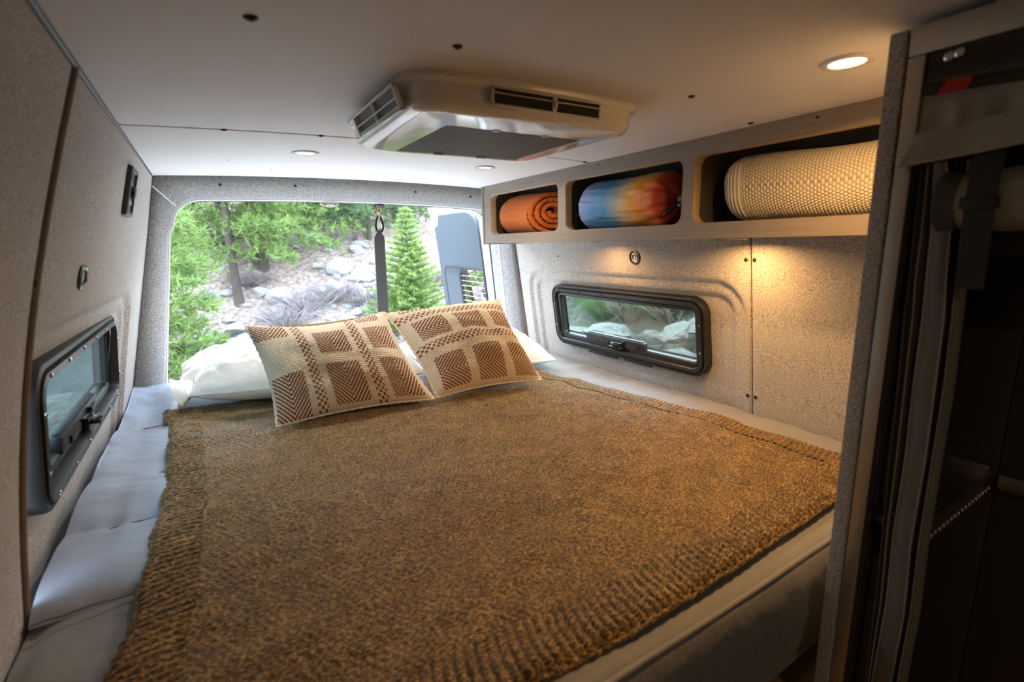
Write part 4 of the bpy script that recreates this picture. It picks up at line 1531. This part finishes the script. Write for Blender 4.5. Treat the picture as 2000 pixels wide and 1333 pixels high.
# orange knitted throw, rolled up with its spiral end showing
def orange_roll():
    cx, cz = 1.275, 0.674
    e = empty('rolled_throw', (cx, 1.8, 0.588), 'orange knitted throw rolled in a spiral in the far small cubby', 'throw blanket')
    turns, th_ = 3.3, 0.0205
    n_ = 520
    ph = np.linspace(0, turns * 2 * np.pi, n_)
    R_ = 0.012 + th_ * ph / (2 * np.pi)
    R_ *= 0.083 / R_[-1]
    hw = np.full(n_, 0.0086)
    hw[-14:] *= np.linspace(1, 0.35, 14)
    hw[:10] *= np.linspace(0.4, 1, 10)
    a0 = math.pi * 0.9
    dirx, dirz = np.cos(ph + a0), np.sin(ph + a0)
    ny = 190
    ys = np.linspace(1.70, 2.012, ny)
    for nm, s in (('knit_outer', 1.0), ('knit_inner', -1.0)):
        A, Yv = np.meshgrid(np.arange(n_), ys, indexing='ij')
        s_len = np.cumsum(R_ * (ph[1] - ph[0]))[:, None]
        st = 0.0028 * np.abs(np.sin(np.pi * (s_len / 0.0095))) * np.abs(np.sin(np.pi * (Yv / 0.0085 + 0.5 * np.mod(np.floor(s_len / 0.0095), 2))))
        rad = (R_ + s * hw)[:, None] + s * st
        bul = 1 - 0.10 * sstep(1.95, 2.012, Yv) ** 2
        X = cx + dirx[:, None] * rad * 1.03 * bul
        Z = cz + dirz[:, None] * rad * bul + 0.004 * np.sin(Yv * 14) * (rad / 0.08)
        Yw = Yv - 0.75 * (X - cx) * sstep(2.012, 1.70, Yv) + 0.004 * np.sin(ph * 2.3)[:, None] * sstep(1.80, 1.70, Yv)
        base_c = np.array([0.80, 0.20, 0.025]) if s > 0 else np.array([0.55, 0.105, 0.016])
        colr = base_c[None, None] * (0.36 + 0.64 * st / 0.0028)[..., None]
        mk(nm, np.stack([X, Yw, Z], -1), gridF(n_, ny), M['knit'], e, cols=colr)
    # rolled end edge: ribbed band closing the sheet at the spiral face
    A, K = np.meshgrid(np.arange(n_), np.linspace(-1, 1, 9), indexing='ij')
    rad = R_[:, None] + hw[:, None] * K
    X, Z = cx + dirx[:, None] * rad * 1.03, cz + dirz[:, None] * rad
    Yw = 1.70 - 0.006 * np.sqrt(np.maximum(1 - K ** 2, 0)) - 0.75 * (X - cx) + 0.004 * np.sin(ph * 2.3)[:, None] - 0.0025 * np.abs(np.sin(s_len / 0.009 * np.pi / 2))
    mk('rolled_edge', np.stack([X, Yw, Z], -1), gridF(n_, 9), M['knit'], e, cols=col_at(X.shape, (0.62, 0.13, 0.018)))
    tg = box((cx + 0.012, 1.655, cz - 0.024), (cx + 0.040, 1.6565, cz - 0.004), 0.0004)
    mk('care_tag', *tf(tg, np.array(Matrix.Translation((cx, 1.66, cz)) @ Matrix.Rotation(0.35, 4, 'Y') @ Matrix.Translation((-cx, -1.66, -cz)))), M['tag'], e, False)


orange_roll()


# stuffed nylon sack fading from blue to orange, gathered at its near end
def stuff_sack():
    cx, cz = 1.27, 0.672
    e = empty('stuff_sack', (cx, 1.2, 0.588), 'blue to orange nylon sleeping bag sack in the middle cubby', 'sleeping bag')
    n_, ny = 150, 170
    t = np.linspace(0, 1, ny)
    ys = 1.462 - 0.455 * t
    th_ = np.linspace(0, 2 * np.pi, n_, endpoint=False)
    TH, Tt = np.meshgrid(th_, t, indexing='ij')
    Rr = 0.083 * (np.clip(Tt / 0.10, 0, 1) * (2 - np.clip(Tt / 0.10, 0, 1))) ** 0.5
    gath = sstep(0.80, 1.0, Tt)
    Rr = Rr * np.sqrt(np.maximum(1 - (np.clip((Tt - 0.80) / 0.2, 0, 1)) ** 2.4, 0)) + 0.004
    crn = vnoise(TH * 9 / 1.0, Tt * 3, 4)
    Rr = Rr * (1 + 0.018 * crn + 0.025 * vnoise(np.cos(TH) * 3 + 5, Tt * 7 + np.sin(TH) * 3, 6))
    Rr = Rr * (1 + 0.05 * np.sin(TH * 13 + 2 * np.sin(Tt * 9) + 2 * np.sin(TH * 2)) * sstep(0.60, 0.97, Tt) + 0.02 * vnoise(np.cos(TH) * 6 + 9, np.sin(TH) * 6 + Tt * 4, 12))
    X = cx + Rr * np.cos(TH) * 1.0
    Z = cz + Rr * np.sin(TH) - 0.006 * gath
    Yv = 1.462 - 0.455 * Tt + 0.03 * gath - 0.006 * crn * gath
    st = np.array([0, 0.13, 0.24, 0.38, 0.47, 0.56, 0.66, 0.78, 0.9, 1.0])
    cl = np.array([(0.20, 0.24, 0.46), (0.17, 0.26, 0.52), (0.055, 0.22, 0.50), (0.025, 0.21, 0.45), (0.22, 0.30, 0.36), (0.58, 0.42, 0.24), (0.80, 0.38, 0.035), (0.78, 0.22, 0.02), (0.62, 0.085, 0.02), (0.42, 0.05, 0.02)])
    q = np.clip(Tt + 0.03 * np.sin(TH * 2 + 1) + 0.02 * vnoise(TH * 3, Tt * 8, 3), 0, 1)
    colr = np.stack([np.interp(q, st, cl[:, k]) for k in range(3)], -1)
    mk('nylon_shell', np.stack([X, Yv, Z], -1), gridF(n_, ny, True, False), M['nylon'], e, cols=colr)
    y2 = np.linspace(1.45, 1.10, 40)
    mk('side_seam', *tube(np.c_[cx - 0.0835 * math.cos(0.35) + 0.0 * y2, y2, cz - 0.083 * math.sin(0.35) + 0.001 * np.sin(y2 * 60)], 0.0013, 5), M['canvas_dark'], e)
    cord = [(cx - 0.02, 1.02, cz - 0.005), (cx - 0.055, 1.015, cz - 0.02), (cx - 0.075, 1.03, cz - 0.045), (cx - 0.07, 1.05, cz - 0.055), (cx - 0.062, 1.04, cz - 0.035), (cx - 0.03, 1.018, cz - 0.012)]
    mk('drawcord', *tube(resample(cord, 30), 0.0028, 6), M['black'], e)
    sharp(mk('cord_lock', *tf(box((-0.010, -0.012, -0.016), (0.010, 0.012, 0.016), 0.004), Matrix.Translation((cx - 0.035, 1.008, cz - 0.012))), M['black_gloss'], e))


stuff_sack()


# cream waffle-knit throw, folded into a thick bolster
def cream_throw():
    cx, cz = 1.268, 0.671
    e = empty('folded_throw', (cx, 0.63, 0.588), 'thick cream waffle-knit throw folded in the near cubby', 'throw blanket')
    n_, ny = 360, 300
    t = np.linspace(0, 1, ny)
    th_ = np.linspace(0, 2 * np.pi, n_, endpoint=False)
    TH, Tt = np.meshgrid(th_, t, indexing='ij')
    L = 0.475
    cap = np.clip(Tt / 0.16, 0, 1)
    rr_ = (1 - (1 - cap) ** 2.2) ** 0.5
    ce_, se = np.cos(TH), np.sin(TH)
    p = 2 / 2.7
    X0 = np.sign(ce_) * np.abs(ce_) ** p
    Z0 = np.sign(se) * np.abs(se) ** p
    per = 64
    rows = np.floor(Tt * L / 0.0078)
    ph = TH / (2 * np.pi) * per + 0.5 * np.mod(rows, 2)
    st = np.abs(np.sin(np.pi * ph)) * np.abs(np.sin(np.pi * Tt * L / 0.0078))
    band = sstep(0.185, 0.16, Tt)
    ribs = np.abs(np.sin(np.pi * Tt * L / 0.0115)) * (0.75 + 0.25 * np.abs(np.sin(np.pi * ph * 2)))
    rel = 0.0042 * (st * (1 - band) + ribs * band)
    rad = rr_ * (1.0 + 0.03 * np.sin(Tt * 5 + 1)) + 0.0
    X = cx + X0 * (0.078 * rad + rel)
    Z = cz + Z0 * (0.078 * rad + rel) + 0.004 * np.sin(Tt * 7)
    Yv = 0.868 - L * Tt + 0.012 * np.sin(TH) * (1 - Tt)
    cl = np.array([0.78, 0.70, 0.56])
    colr = cl * (0.34 + 0.66 * np.clip(st * (1 - band) + ribs * band, 0, 1) ** 0.7)[..., None]
    mk('waffle_knit', np.stack([X, Yv, Z], -1), gridF(n_, ny, True, False), M['knit'], e, cols=colr)


cream_throw()

# ------------------------------------------------------------------ ceiling air conditioner
ac = empty('air_conditioner', (0.56, 0.99, 0.77), 'glossy white ceiling air conditioner with square filter grille', 'air conditioner')
AM = frame((0.568, 0.994, float(ZC(0.56)) + 0.001), (1, 0, 0), (0, -1, 0), (0, 0, -1))
aw, ah, ar = 0.522, 0.452, 0.066
V, F = ring([(0, -0.004), (0, 0.010), (0.003, 0.014), (0.012, 0.016), (0.014, 0.018), (0.015, 0.034), (0.017, 0.045), (0.024, 0.053), (0.045, 0.0565)], aw, ah, ar, 10)
nl = len(rr(1, 1, 0.1, 10))
gx, gy, gw, gh_ = 0.015, -0.033, 0.335, 0.285
ex = [np.c_[rr(gw + 0.03, gh_ + 0.025, 0.02, 10) + np.array([gx, gy]), np.full(nl, 0.0575)], np.c_[rr(gw, gh_, 0.010, 10) + np.array([gx, gy]), np.full(nl, 0.0575)],
      np.c_[rr(gw - 0.004, gh_ - 0.004, 0.009, 10) + np.array([gx, gy]), np.full(nl, 0.050)]]
n0 = len(V) // nl
V = np.concatenate([V] + ex)
sharp(mk('housing', *tf((V, gridF(n0 + 3, nl, False, True)), AM), M['white_plastic'], ac), 50)
p = np.c_[rr(gw - 0.004, gh_ - 0.004, 0.009, 10) + np.array([gx, gy]), np.full(nl, 0.0505)]
gr = mk('filter_grille', *tf((p, [list(range(nl))]), AM), M['filter'], ac, False)
ribs = [box((gx - gw / 2 + 0.004, gy - gh_ / 2 + 0.006 + k * 0.0092, 0.050), (gx + gw / 2 - 0.004, gy - gh_ / 2 + 0.0095 + k * 0.0092, 0.0555)) for k in range(30)]
o = mk('grille_ribs', *tf(join(ribs), AM), M['filter'], gr, False)
for x in (-0.06, 0.06):
    sharp(mk('clip', *tf(box((gx + x - 0.012, gy - gh_ / 2 - 0.004, 0.0555), (gx + x + 0.012, gy - gh_ / 2 + 0.006, 0.060), 0.001), AM), M['grey_plastic'], ac))
    sharp(mk('clip', *tf(box((gx + x - 0.008, gy + gh_ / 2 - 0.006, 0.0555), (gx + x + 0.008, gy + gh_ / 2 + 0.004, 0.0595), 0.001), AM), M['grey_plastic'], ac))
# outlet on the near side: two dark slots, a rim and a centre fin
NMx = frame((0.572, 0.7755, float(ZC(0.56)) - 0.0275), (1, 0, 0), (0, -0.08, 1), (0, -1, -0.08))
v = mk('outlet_cavity', *tf(box((-0.118, -0.0125, -0.004), (0.118, 0.0125, 0.0016), 0.001), NMx), M['dark'], ac, False)
rim = [box((-0.122, 0.012, 0), (0.122, 0.0155, 0.006), 0.001), box((-0.122, -0.0155, 0), (0.122, -0.012, 0.005), 0.001), box((-0.122, -0.0155, 0), (-0.118, 0.0155, 0.005), 0.001),
       box((0.118, -0.0155, 0), (0.122, 0.0155, 0.005), 0.001), box((-0.118, 0.004, 0.001), (0.118, 0.006, 0.005), 0.0005), box((0.005, -0.0135, 0.001), (0.015, 0.0135, 0.006), 0.001), box((0.007, -0.006, 0.002), (0.013, 0.006, 0.011), 0.001)]
sharp(mk('outlet_louvre', *tf(join(rim), NMx), M['grey_plastic'], ac))
# outlet on the left side: framed 2 x 2 louvre in a scooped corner
LMx = frame((0.3065, 0.945, float(ZC(0.30)) - 0.032), (0, -1, 0), (-0.35, 0, 1), (-1, 0, -0.35))
mk('outlet_cavity', *tf(box((-0.115, -0.0185, -0.004), (0.115, 0.0185, 0.0016), 0.001), LMx), M['filter'], ac, False)
rim = [box((-0.122, 0.017, 0), (0.122, 0.021, 0.009), 0.001), box((-0.122, -0.021, 0), (0.122, -0.017, 0.009), 0.001), box((-0.122, -0.021, 0), (-0.117, 0.021, 0.009), 0.001),
       box((0.117, -0.021, 0), (0.122, 0.021, 0.009), 0.001), box((-0.003, -0.019, 0.001), (0.003, 0.019, 0.008), 0.001)]
sharp(mk('outlet_frame', *tf(join(rim), LMx), M['white_plastic'], ac))
sl = []
for z in (-0.010, 0.004):
    for a, b in ((-0.116, -0.004), (0.004, 0.116)):
        q = box((a, -0.0012, -0.006), (b, 0.0012, 0.009))
        sl.append(tf(q, np.array(Matrix.Translation((0, z, 0.0)) @ Matrix.Rotation(0.5, 4, 'X'))))
sharp(mk('outlet_louvre', *tf(join(sl), LMx), M['grey_plastic'], ac))
for s_, y_ in ((1, 1.0), (1, 0.0)):
    pass
RMx = frame((0.8175, 0.99, float(ZC(0.80)) - 0.030), (0, 1, 0), (0.08, 0, 1), (1, 0, -0.08))
mk('outlet_cavity', *tf(box((-0.10, -0.0125, -0.004), (0.10, 0.0125, 0.0016), 0.001), RMx), M['dark'], ac, False)

# ------------------------------------------------------------------ recessed ceiling lamps
WARM = (1.0, 0.53, 0.18)
LENS = emit('lamp_lens', (1.0, 0.80, 0.52), 9.0)
LENS_W = emit('lamp_lens_white', (1.0, 0.97, 0.92), 3.5)


def lamp(x, y, label, watts, col, lens, z=None, rad=0.038, group='recessed ceiling lamps', name='ceiling_lamp'):
    z = float(ZC(x)) if z is None else z
    e = empty(name, (x, y, z), label, 'lamp', group)
    Mx = frame((x, y, z), (1, 0, 0), (0, -1, 0), (0, 0, -1))
    sharp(mk('trim_ring', *lathe([(rad * 0.66, 0.0005), (rad * 0.70, 0.004), (rad * 0.82, 0.0055), (rad * 0.96, 0.0035), (rad, 0.0)], 40, Mx, (False, False)), M['grey_plastic'], e), 40)
    mk('lens', *lathe([(rad * 0.67, 0.0012), (rad * 0.5, 0.002), (rad * 0.2, 0.0025)], 32, Mx, (False, True)), lens, e)
    if watts:
        ld = bpy.data.lights.new('lamp_light', 'AREA')
        ld.shape = 'DISK'
        ld.size = rad * 1.25
        ld.energy = watts
        ld.color = col
        ld.spread = math.radians(165)
        lo = bpy.data.objects.new('lamp_light', ld)
        C.objects.link(lo)
        lo.parent = e
        lo.location = (0, 0, -0.0062)
    return e


LW = 5.0
lamp(0.906, 0.431, 'warm glowing ceiling lamp beside the fabric partition', LW * 1.1, (1.0, 0.56, 0.21), LENS)
lamp(0.291, 1.591, 'white ceiling lamp left of the air conditioner near the rear door', LW * 0.55, (1, 0.95, 0.88), LENS_W)
lamp(0.904, 1.618, 'white ceiling lamp just behind the air conditioner near the shelf', LW * 0.5, (1, 0.80, 0.58), LENS_W)
lamp(0.28, -0.45, 'warm white ceiling lamp over the aisle in front of the closet', LW * 0.26, (1.0, 0.78, 0.54), LENS_W)
lamp(1.265, 0.84, 'warm puck lamp under the near end of the overhead shelf', LW * 0.50, WARM, LENS, 0.5485, 0.028, None, 'shelf_lamp')
lamp(1.265, 1.42, 'warm puck lamp under the middle of the overhead shelf', LW * 0.22, WARM, LENS, 0.5485, 0.028, None, 'shelf_lamp')

# ------------------------------------------------------------------ fittings on the walls
tp = empty('control_panel', (float(XLW(1.63, 0.70)), 1.63, 0.64), 'black rectangular thermostat panel with dial high on the left wall', 'thermostat')
PM = wall_frame('l', 1.632, 0.703, 0.0)
sharp(mk('bezel', *ring([(0, -0.004), (0, 0.008), (0.003, 0.011), (0.010, 0.011), (0.012, 0.008), (0.0125, 0.006)], 0.122, 0.124, 0.006, 4, PM, cap1=True), M['black'], tp))
sharp(mk('display', *tf(box((-0.045, 0.012, 0.006), (0.02, 0.045, 0.0085), 0.001), PM), M['black_gloss'], tp))
sharp(mk('dial', *lathe([(0.017, 0), (0.016, 0.007), (0.013, 0.009), (0.004, 0.0095)], 20, PM @ np.array(Matrix.Translation((0.028, 0.002, 0.006)))), M['black_gloss'], tp))
for k in range(4):
    sharp(mk('button', *tf(box((-0.046 + 0.017 * k, -0.034, 0.006), (-0.034 + 0.017 * k, -0.022, 0.0095), 0.001), PM), M['grey_plastic'] if k % 2 else M['black_gloss'], tp))
hp = empty('finger_pull', (float(XLW(1.235, 0.505)), 1.235, 0.487), 'small oval recessed pull on the left wall above the window', 'pull')
HM = wall_frame('l', 1.235, 0.505, 0.0)
sharp(mk('rim', *ring([(0, -0.002), (0, 0.003), (0.004, 0.005), (0.009, 0.003), (0.010, -0.012)], 0.068, 0.046, 0.022, 8, HM), M['black_gloss'], hp))
mk('cup', *ring([(0.009, -0.010), (0.02, -0.012)], 0.068, 0.046, 0.022, 8, HM, cap1=True), M['white_plastic'], hp)
tdn = empty('tie_down_anchor', (float(XR(0.485)), 1.335, 0.46), 'black round tie-down anchor on the right wall under the shelf', 'anchor')
RMx2 = wall_frame('r', 1.335, 0.485, 0.0)
sharp(mk('cup', *lathe([(0.027, -0.002), (0.027, 0.003), (0.023, 0.0045), (0.021, 0.002), (0.018, -0.012)], 28, RMx2), M['black'], tdn))
cup = mk('cup_floor', *lathe([(0.021, -0.006), (0.004, -0.007)], 20, RMx2), M['dark'], tdn)
mk('ring', *tf(tube([(0.013 * math.cos(a), 0.013 * math.sin(a), 0.002 + 0.003 * math.sin(a)) for a in np.linspace(0, 2 * np.pi, 24, endpoint=False)], 0.0026, 6, True), RMx2), M['steel'], tdn)
sharp(mk('bolt', *lathe([(0.006, -0.006), (0.006, 0.001), (0.003, 0.003)], 6, RMx2), M['steel'], tdn))

# ------------------------------------------------------------------ hanging strap with carabiner in the rear opening
st = empty('hanging_strap', (0.70, 2.28, 0.03), 'dark grey flat strap hanging from a carabiner in the rear opening', 'strap')
ch = join([lathe([(0.004, 0.018), (0.020, 0.016), (0.024, 0.010), (0.018, 0.004), (0.007, 0.0)], 20, frame((0.714, 2.285, 0.722), (1, 0, 0), (0, 1, 0), (0, 0, 1))),
           box((0.690, 2.279, 0.724), (0.738, 2.291, 0.731), 0.002)])
sharp(mk('mount', *ch, M['black'], st))
mk('brass_ring', *tube([(0.713 + 0.009 * math.sin(a), 2.285, 0.709 + 0.013 * math.cos(a)) for a in np.linspace(0, 2 * np.pi, 20, endpoint=False)], 0.0024, 6, True), M['brass'], st)
mk('steel_ring', *tube([(0.711 + 0.004 * math.sin(a), 2.285 + 0.010 * math.sin(a), 0.690 + 0.013 * math.cos(a)) for a in np.linspace(0, 2 * np.pi, 20, endpoint=False)], 0.0022, 6, True), M['steel'], st)
cb = []
for a in np.linspace(0, 2 * np.pi, 36, endpoint=False):
    cb.append((0.708 + 0.0165 * math.sin(a) * (1 - 0.22 * math.cos(a)), 2.285, 0.648 + 0.036 * math.cos(a)))
ca = mk('carabiner', *tube(cb, 0.0056, 8, True), M['black_gloss'], st)
mk('gate', *tube([(0.7225, 2.285, 0.632), (0.7235, 2.285, 0.66)], 0.0046, 8), M['steel'], ca)
rows = []
for z, wd in ((0.614, 0.009), (0.607, 0.013), (0.592, 0.0225), (0.575, 0.024), (0.45, 0.0245), (0.30, 0.0255), (0.15, 0.026), (0.045, 0.026)):
    c = 0.7035 - 0.024 * (0.6 - z) / 0.36 * 0.35
    rows.append([(c - wd, 2.281, z), (c + wd, 2.281, z), (c + wd, 2.289, z), (c - wd, 2.289, z)])
sharp(mk('webbing', np.array(rows), gridF(8, 4, False, True), M['strap_grey'], st))
mk('webbing_loop', *tube([(0.706, 2.285, 0.622), (0.7045, 2.285, 0.610)], [0.008, 0.010], 8), M['strap_grey'], st)

# ------------------------------------------------------------------ closet on the right: partition, metal frame, rolled fabric door
pt = empty('partition_panel', (1.1, 0.327, -0.95), 'grey fabric-covered partition panel at the foot of the bed', 'partition')
mk('board', *box((0.822, 0.319, -0.948), (1.44, 0.335, 0.811), 0.003), M['wall_x'], pt)
sharp(mk('edge_binding', *box((0.814, 0.3165, -0.948), (0.823, 0.3375, 0.811), 0.003), M['wall'], pt))
fr = empty('closet_doorway', (0.82, 0.0, -0.95), 'brushed aluminium closet doorway beside the fabric partition', 'doorway')
sharp(mk('post', *box((0.818, 0.2955, -0.948), (0.842, 0.3155, 0.775), 0.002), M['metal'], fr))
sharp(mk('post', *box((0.818, -0.60, -0.948), (0.842, -0.575, 0.775), 0.002), M['metal'], fr))
sharp(mk('top_rail', *box((0.8175, -0.60, 0.776), (0.843, 0.3155, 0.812), 0.002), M['metal'], fr))
sharp(mk('joint_plate', *box((0.8165, 0.2955, 0.6505), (0.8185, 0.3155, 0.6515)), M['steel'], fr))
cl = empty('closet_interior', (1.0, 0.0, -0.95), 'dark brown closet lined with metal panels and a riveted shelf', 'closet')
sharp(mk('back_panel', *box((1.205, 0.238, -0.948), (1.215, 0.318, 0.80), 0.001), M['closet'], cl))
sharp(mk('back_panel', *box((1.203, -0.60, -0.948), (1.213, 0.236, 0.80), 0.001), M['closet'], cl))
sharp(mk('side_panel', *box((0.846, 0.3125, -0.948), (1.205, 0.3185, 0.80), 0.001), M['closet'], cl))
sharp(mk('far_panel', *box((0.846, -0.61, -0.948), (1.21, -0.60, 0.80), 0.001), M['closet'], cl))
sharp(mk('closet_floor', *box((0.846, -0.60, -0.948), (1.205, 0.315, -0.93), 0.001), M['closet'], cl))
shf = sharp(mk('shelf_plate', *box((0.862, 0.246, 0.098), (1.203, 0.312, 0.108), 0.001), M['metal'], cl))
sharp(mk('shelf_lip', *box((0.862, 0.241, 0.088), (1.200, 0.247, 0.112), 0.001), M['metal'], shf))
sharp(mk('wall_lip', *box((1.188, 0.246, 0.104), (1.203, 0.312, 0.122), 0.002), M['metal'], shf))
k = 0
for x in np.arange(0.872, 1.195, 0.0165):
    sharp(mk('rivet', *lathe([(0.0055, 0), (0.0045, 0.0022), (0.002, 0.003)], 8, frame((x, 0.2412, 0.081), (1, 0, 0), (0, 0, 1), (0, -1, 0))), M['steel'], cl))
sharp(mk('rivet_strip', *box((0.862, 0.2412, 0.073), (1.198, 0.2445, 0.089), 0.0005), M['metal'], cl))
lg = sharp(mk('ledge', *box((1.178, -0.58, 0.088), (1.203, 0.228, 0.098), 0.001), M['metal'], cl))
sharp(mk('ledge_lip', *box((1.172, -0.58, 0.092), (1.180, 0.228, 0.118), 0.001), M['metal'], lg))
screw_at(frame((1.2, 0.3118, -0.269), (1, 0, 0), (0, 0, 1), (0, -1, 0)), cl, 0.006, 'rivet', 'steel')

# fabric door: clear flap, valance, rolled-up panel with black straps, gathered zipped strips
fd = empty('fabric_closet_door', (0.83, 0.1, -0.2), 'beige and olive fabric closet door, rolled up with black straps', 'fabric door')


def sheet(name, rowsP, mat_, parent, smooth=True):
    P = np.array(rowsP)
    return mk(name, P, gridF(P.shape[0], P.shape[1]), mat_, parent, smooth)


ys = np.linspace(0.294, -0.57, 60)
zt_ = np.linspace(0.776, 0.735, 6)
sheet('clear_flap', [[(0.828 + 0.004 * math.sin(y * 40) * (0.776 - z) * 20, y, z) for y in ys] for z in zt_], M['canvas'], fd)
sheet('clear_flap', [[(0.823, y, z) for y in ys] for z in (0.774, 0.742)], M['vinyl'], fd)
for y_, z_ in ((0.272, 0.7655), (0.262, 0.767)):
    sharp(mk('snap', *lathe([(0.0062, 0), (0.0055, 0.003), (0.003, 0.0045), (0.0012, 0.004)], 14, frame((0.8225, y_, z_), (0, 1, 0), (0, 0, 1), (-1, 0, 0))), M['steel'], fd))
slope = lambda y: 0.739 - (0.294 - y) * 0.07
ws_ = sheet('web_strap', [[(0.8165 + dx, y, slope(y) - dz) for y in np.linspace(0.293, -0.57, 20)] for dx, dz in ((0.003, 0), (0, 0.001), (0, 0.013), (0.003, 0.014))], M['webbing'], fd)
rt = np.array([[(0.8145, 0.269, 0.737), (0.8145, 0.244, 0.7355)], [(0.8145, 0.272, 0.729), (0.8145, 0.2445, 0.728)], [(0.8145, 0.278, 0.721), (0.8145, 0.249, 0.722)]])
rt_ = mk('red_tag', np.concatenate([rt, rt + np.array([0.0022, 0, 0])]), gridF(6, 2, True, False), M['red'], ws_, False)
rows = []
for j, z in enumerate(np.linspace(0.724, 0.678, 14)):
    f = j / 13
    rows.append([(0.824 - 0.004 * f + 0.005 * f * math.sin(y * 95) + 0.003 * math.sin(y * 210 + 1) * f, y + 0.0 * f, z - (0.294 - y) * 0.02) for y in np.linspace(0.295, -0.57, 160)])
sheet('valance', rows, M['canvas_light'], fd)
rows = []
for j, z in enumerate(np.linspace(0.678, 0.637, 10)):
    f = j / 9
    rows.append([(0.8165 - 0.012 * f + 0.002 * math.sin(y * 60), y + 0.012 * f * max(0, 1 - (0.295 - y) * 8), z + (0.294 - y) * 0.10) for y in np.linspace(0.293, -0.57, 80)])
sheet('valance_hem', rows, M['canvas_light'], fd)
hem_ = np.array(rows[-1])
mk('hem_piping', *tube(hem_, 0.0016, 5), M['piping'], fd)
# roll
n_ = 60
rows = []
for a in np.linspace(0, 2 * np.pi, 40, endpoint=False):
    rows.append([(0.845 + (0.037 + 0.0015 * math.sin(y * 120 + 3 * a)) * math.cos(a), y, 0.588 + (0.037 + 0.0015 * math.sin(y * 90 + 2 * a)) * math.sin(a)) for y in np.linspace(0.256, -0.57, 90)])
P = np.array(rows)
mk('rolled_panel', P, gridF(40, 90, True, False), M['canvas_light'], fd)
mk('roll_end', *lathe([(0.039, -0.014), (0.042, 0.004), (0.036, 0.010), (0.01, 0.011)], 28, frame((0.845, 0.256, 0.588), (1, 0, 0), (0, 0, 1), (0, 1, 0))), M['canvas_dark'], fd)


def strap(y0, y1, tail):
    pts = [(0.812, 0.648), (0.803, 0.62), (0.8015, 0.59), (0.8025, 0.565), (0.807, 0.54), (0.809, 0.51), (0.810, tail)]
    pts = resample(pts, 20)
    o = []
    for x, z in pts:
        o.append([(x, y0, z), (x, y1, z), (x + 0.0025, y1, z), (x + 0.0025, y0, z)])
    s_ = sharp(mk('tie_strap', np.array(o), gridF(20, 4, False, True), M['webbing'], fd))
    sharp(mk('buckle', *box((0.795, y1 - 0.004, 0.577), (0.804, y0 + 0.004, 0.592), 0.002), M['black'], s_))


strap(0.230, 0.2015, 0.479)
strap(-0.22, -0.25, 0.479)
# gathered strips down the post side (Y per height)
zk = np.array([0.64, 0.553, 0.494, 0.434, 0.34, 0.224, 0.106, -0.014, -0.17, -0.45, -0.93])
c0 = np.array([0.293, 0.291, 0.289, 0.289, 0.286, 0.285, 0.281, 0.276, 0.273, 0.270, 0.270])
c1 = np.array([0.283, 0.279, 0.279, 0.276, 0.275, 0.273, 0.272, 0.266, 0.266, 0.262, 0.262])
c2 = np.array([0.275, 0.268, 0.266, 0.264, 0.264, 0.262, 0.263, 0.258, 0.261, 0.256, 0.256])
c3 = np.array([0.262, 0.247, 0.244, 0.240, 0.239, 0.238, 0.240, 0.234, 0.237, 0.234, 0.234])
c4 = np.array([0.243, 0.238, 0.236, 0.234, 0.232, 0.233, 0.233, 0.229, 0.231, 0.229, 0.229])
zz = np.linspace(0.64, -0.93, 70)
si = lambda c: np.interp(zz, zk[::-1], c[::-1])
for nm, a, b, xa, xb, mt in (('door_strip', c0, c1 + 0.002, 0.846, 0.840, 'canvas_dark'), ('door_strip', c1, c2 + 0.0015, 0.836, 0.842, 'canvas_dark'),
                             ('main_strip', c2, c3, 0.833, 0.830, 'canvas'), ('gap_shade', c3 - 0.0005, c4, 0.842, 0.848, 'black'), ('door_strip', c4, c4 - 0.010, 0.838, 0.844, 'canvas')):  # black strip after the main strip paints the shaded gap between fabrics
    A, B = si(a), si(b)
    wv = 0.003 * np.sin(zz * 9)
    rows = []
    for f in np.linspace(0, 1, 7):
        rows.append(np.c_[xa + (xb - xa) * f + wv - 0.003 * math.sin(math.pi * f), A + (B - A) * f, zz])
    P = np.stack(rows, 0)
    s_ = mk(nm, P, gridF(7, 70), M[mt], fd)
    if nm != 'gap_shade':
        mk('edge_piping', *tube(P[0], 0.0011, 5), M['piping'], s_)
        if nm == 'main_strip':
            mk('edge_piping', *tube(P[-1], 0.0011, 5), M['piping'], s_)
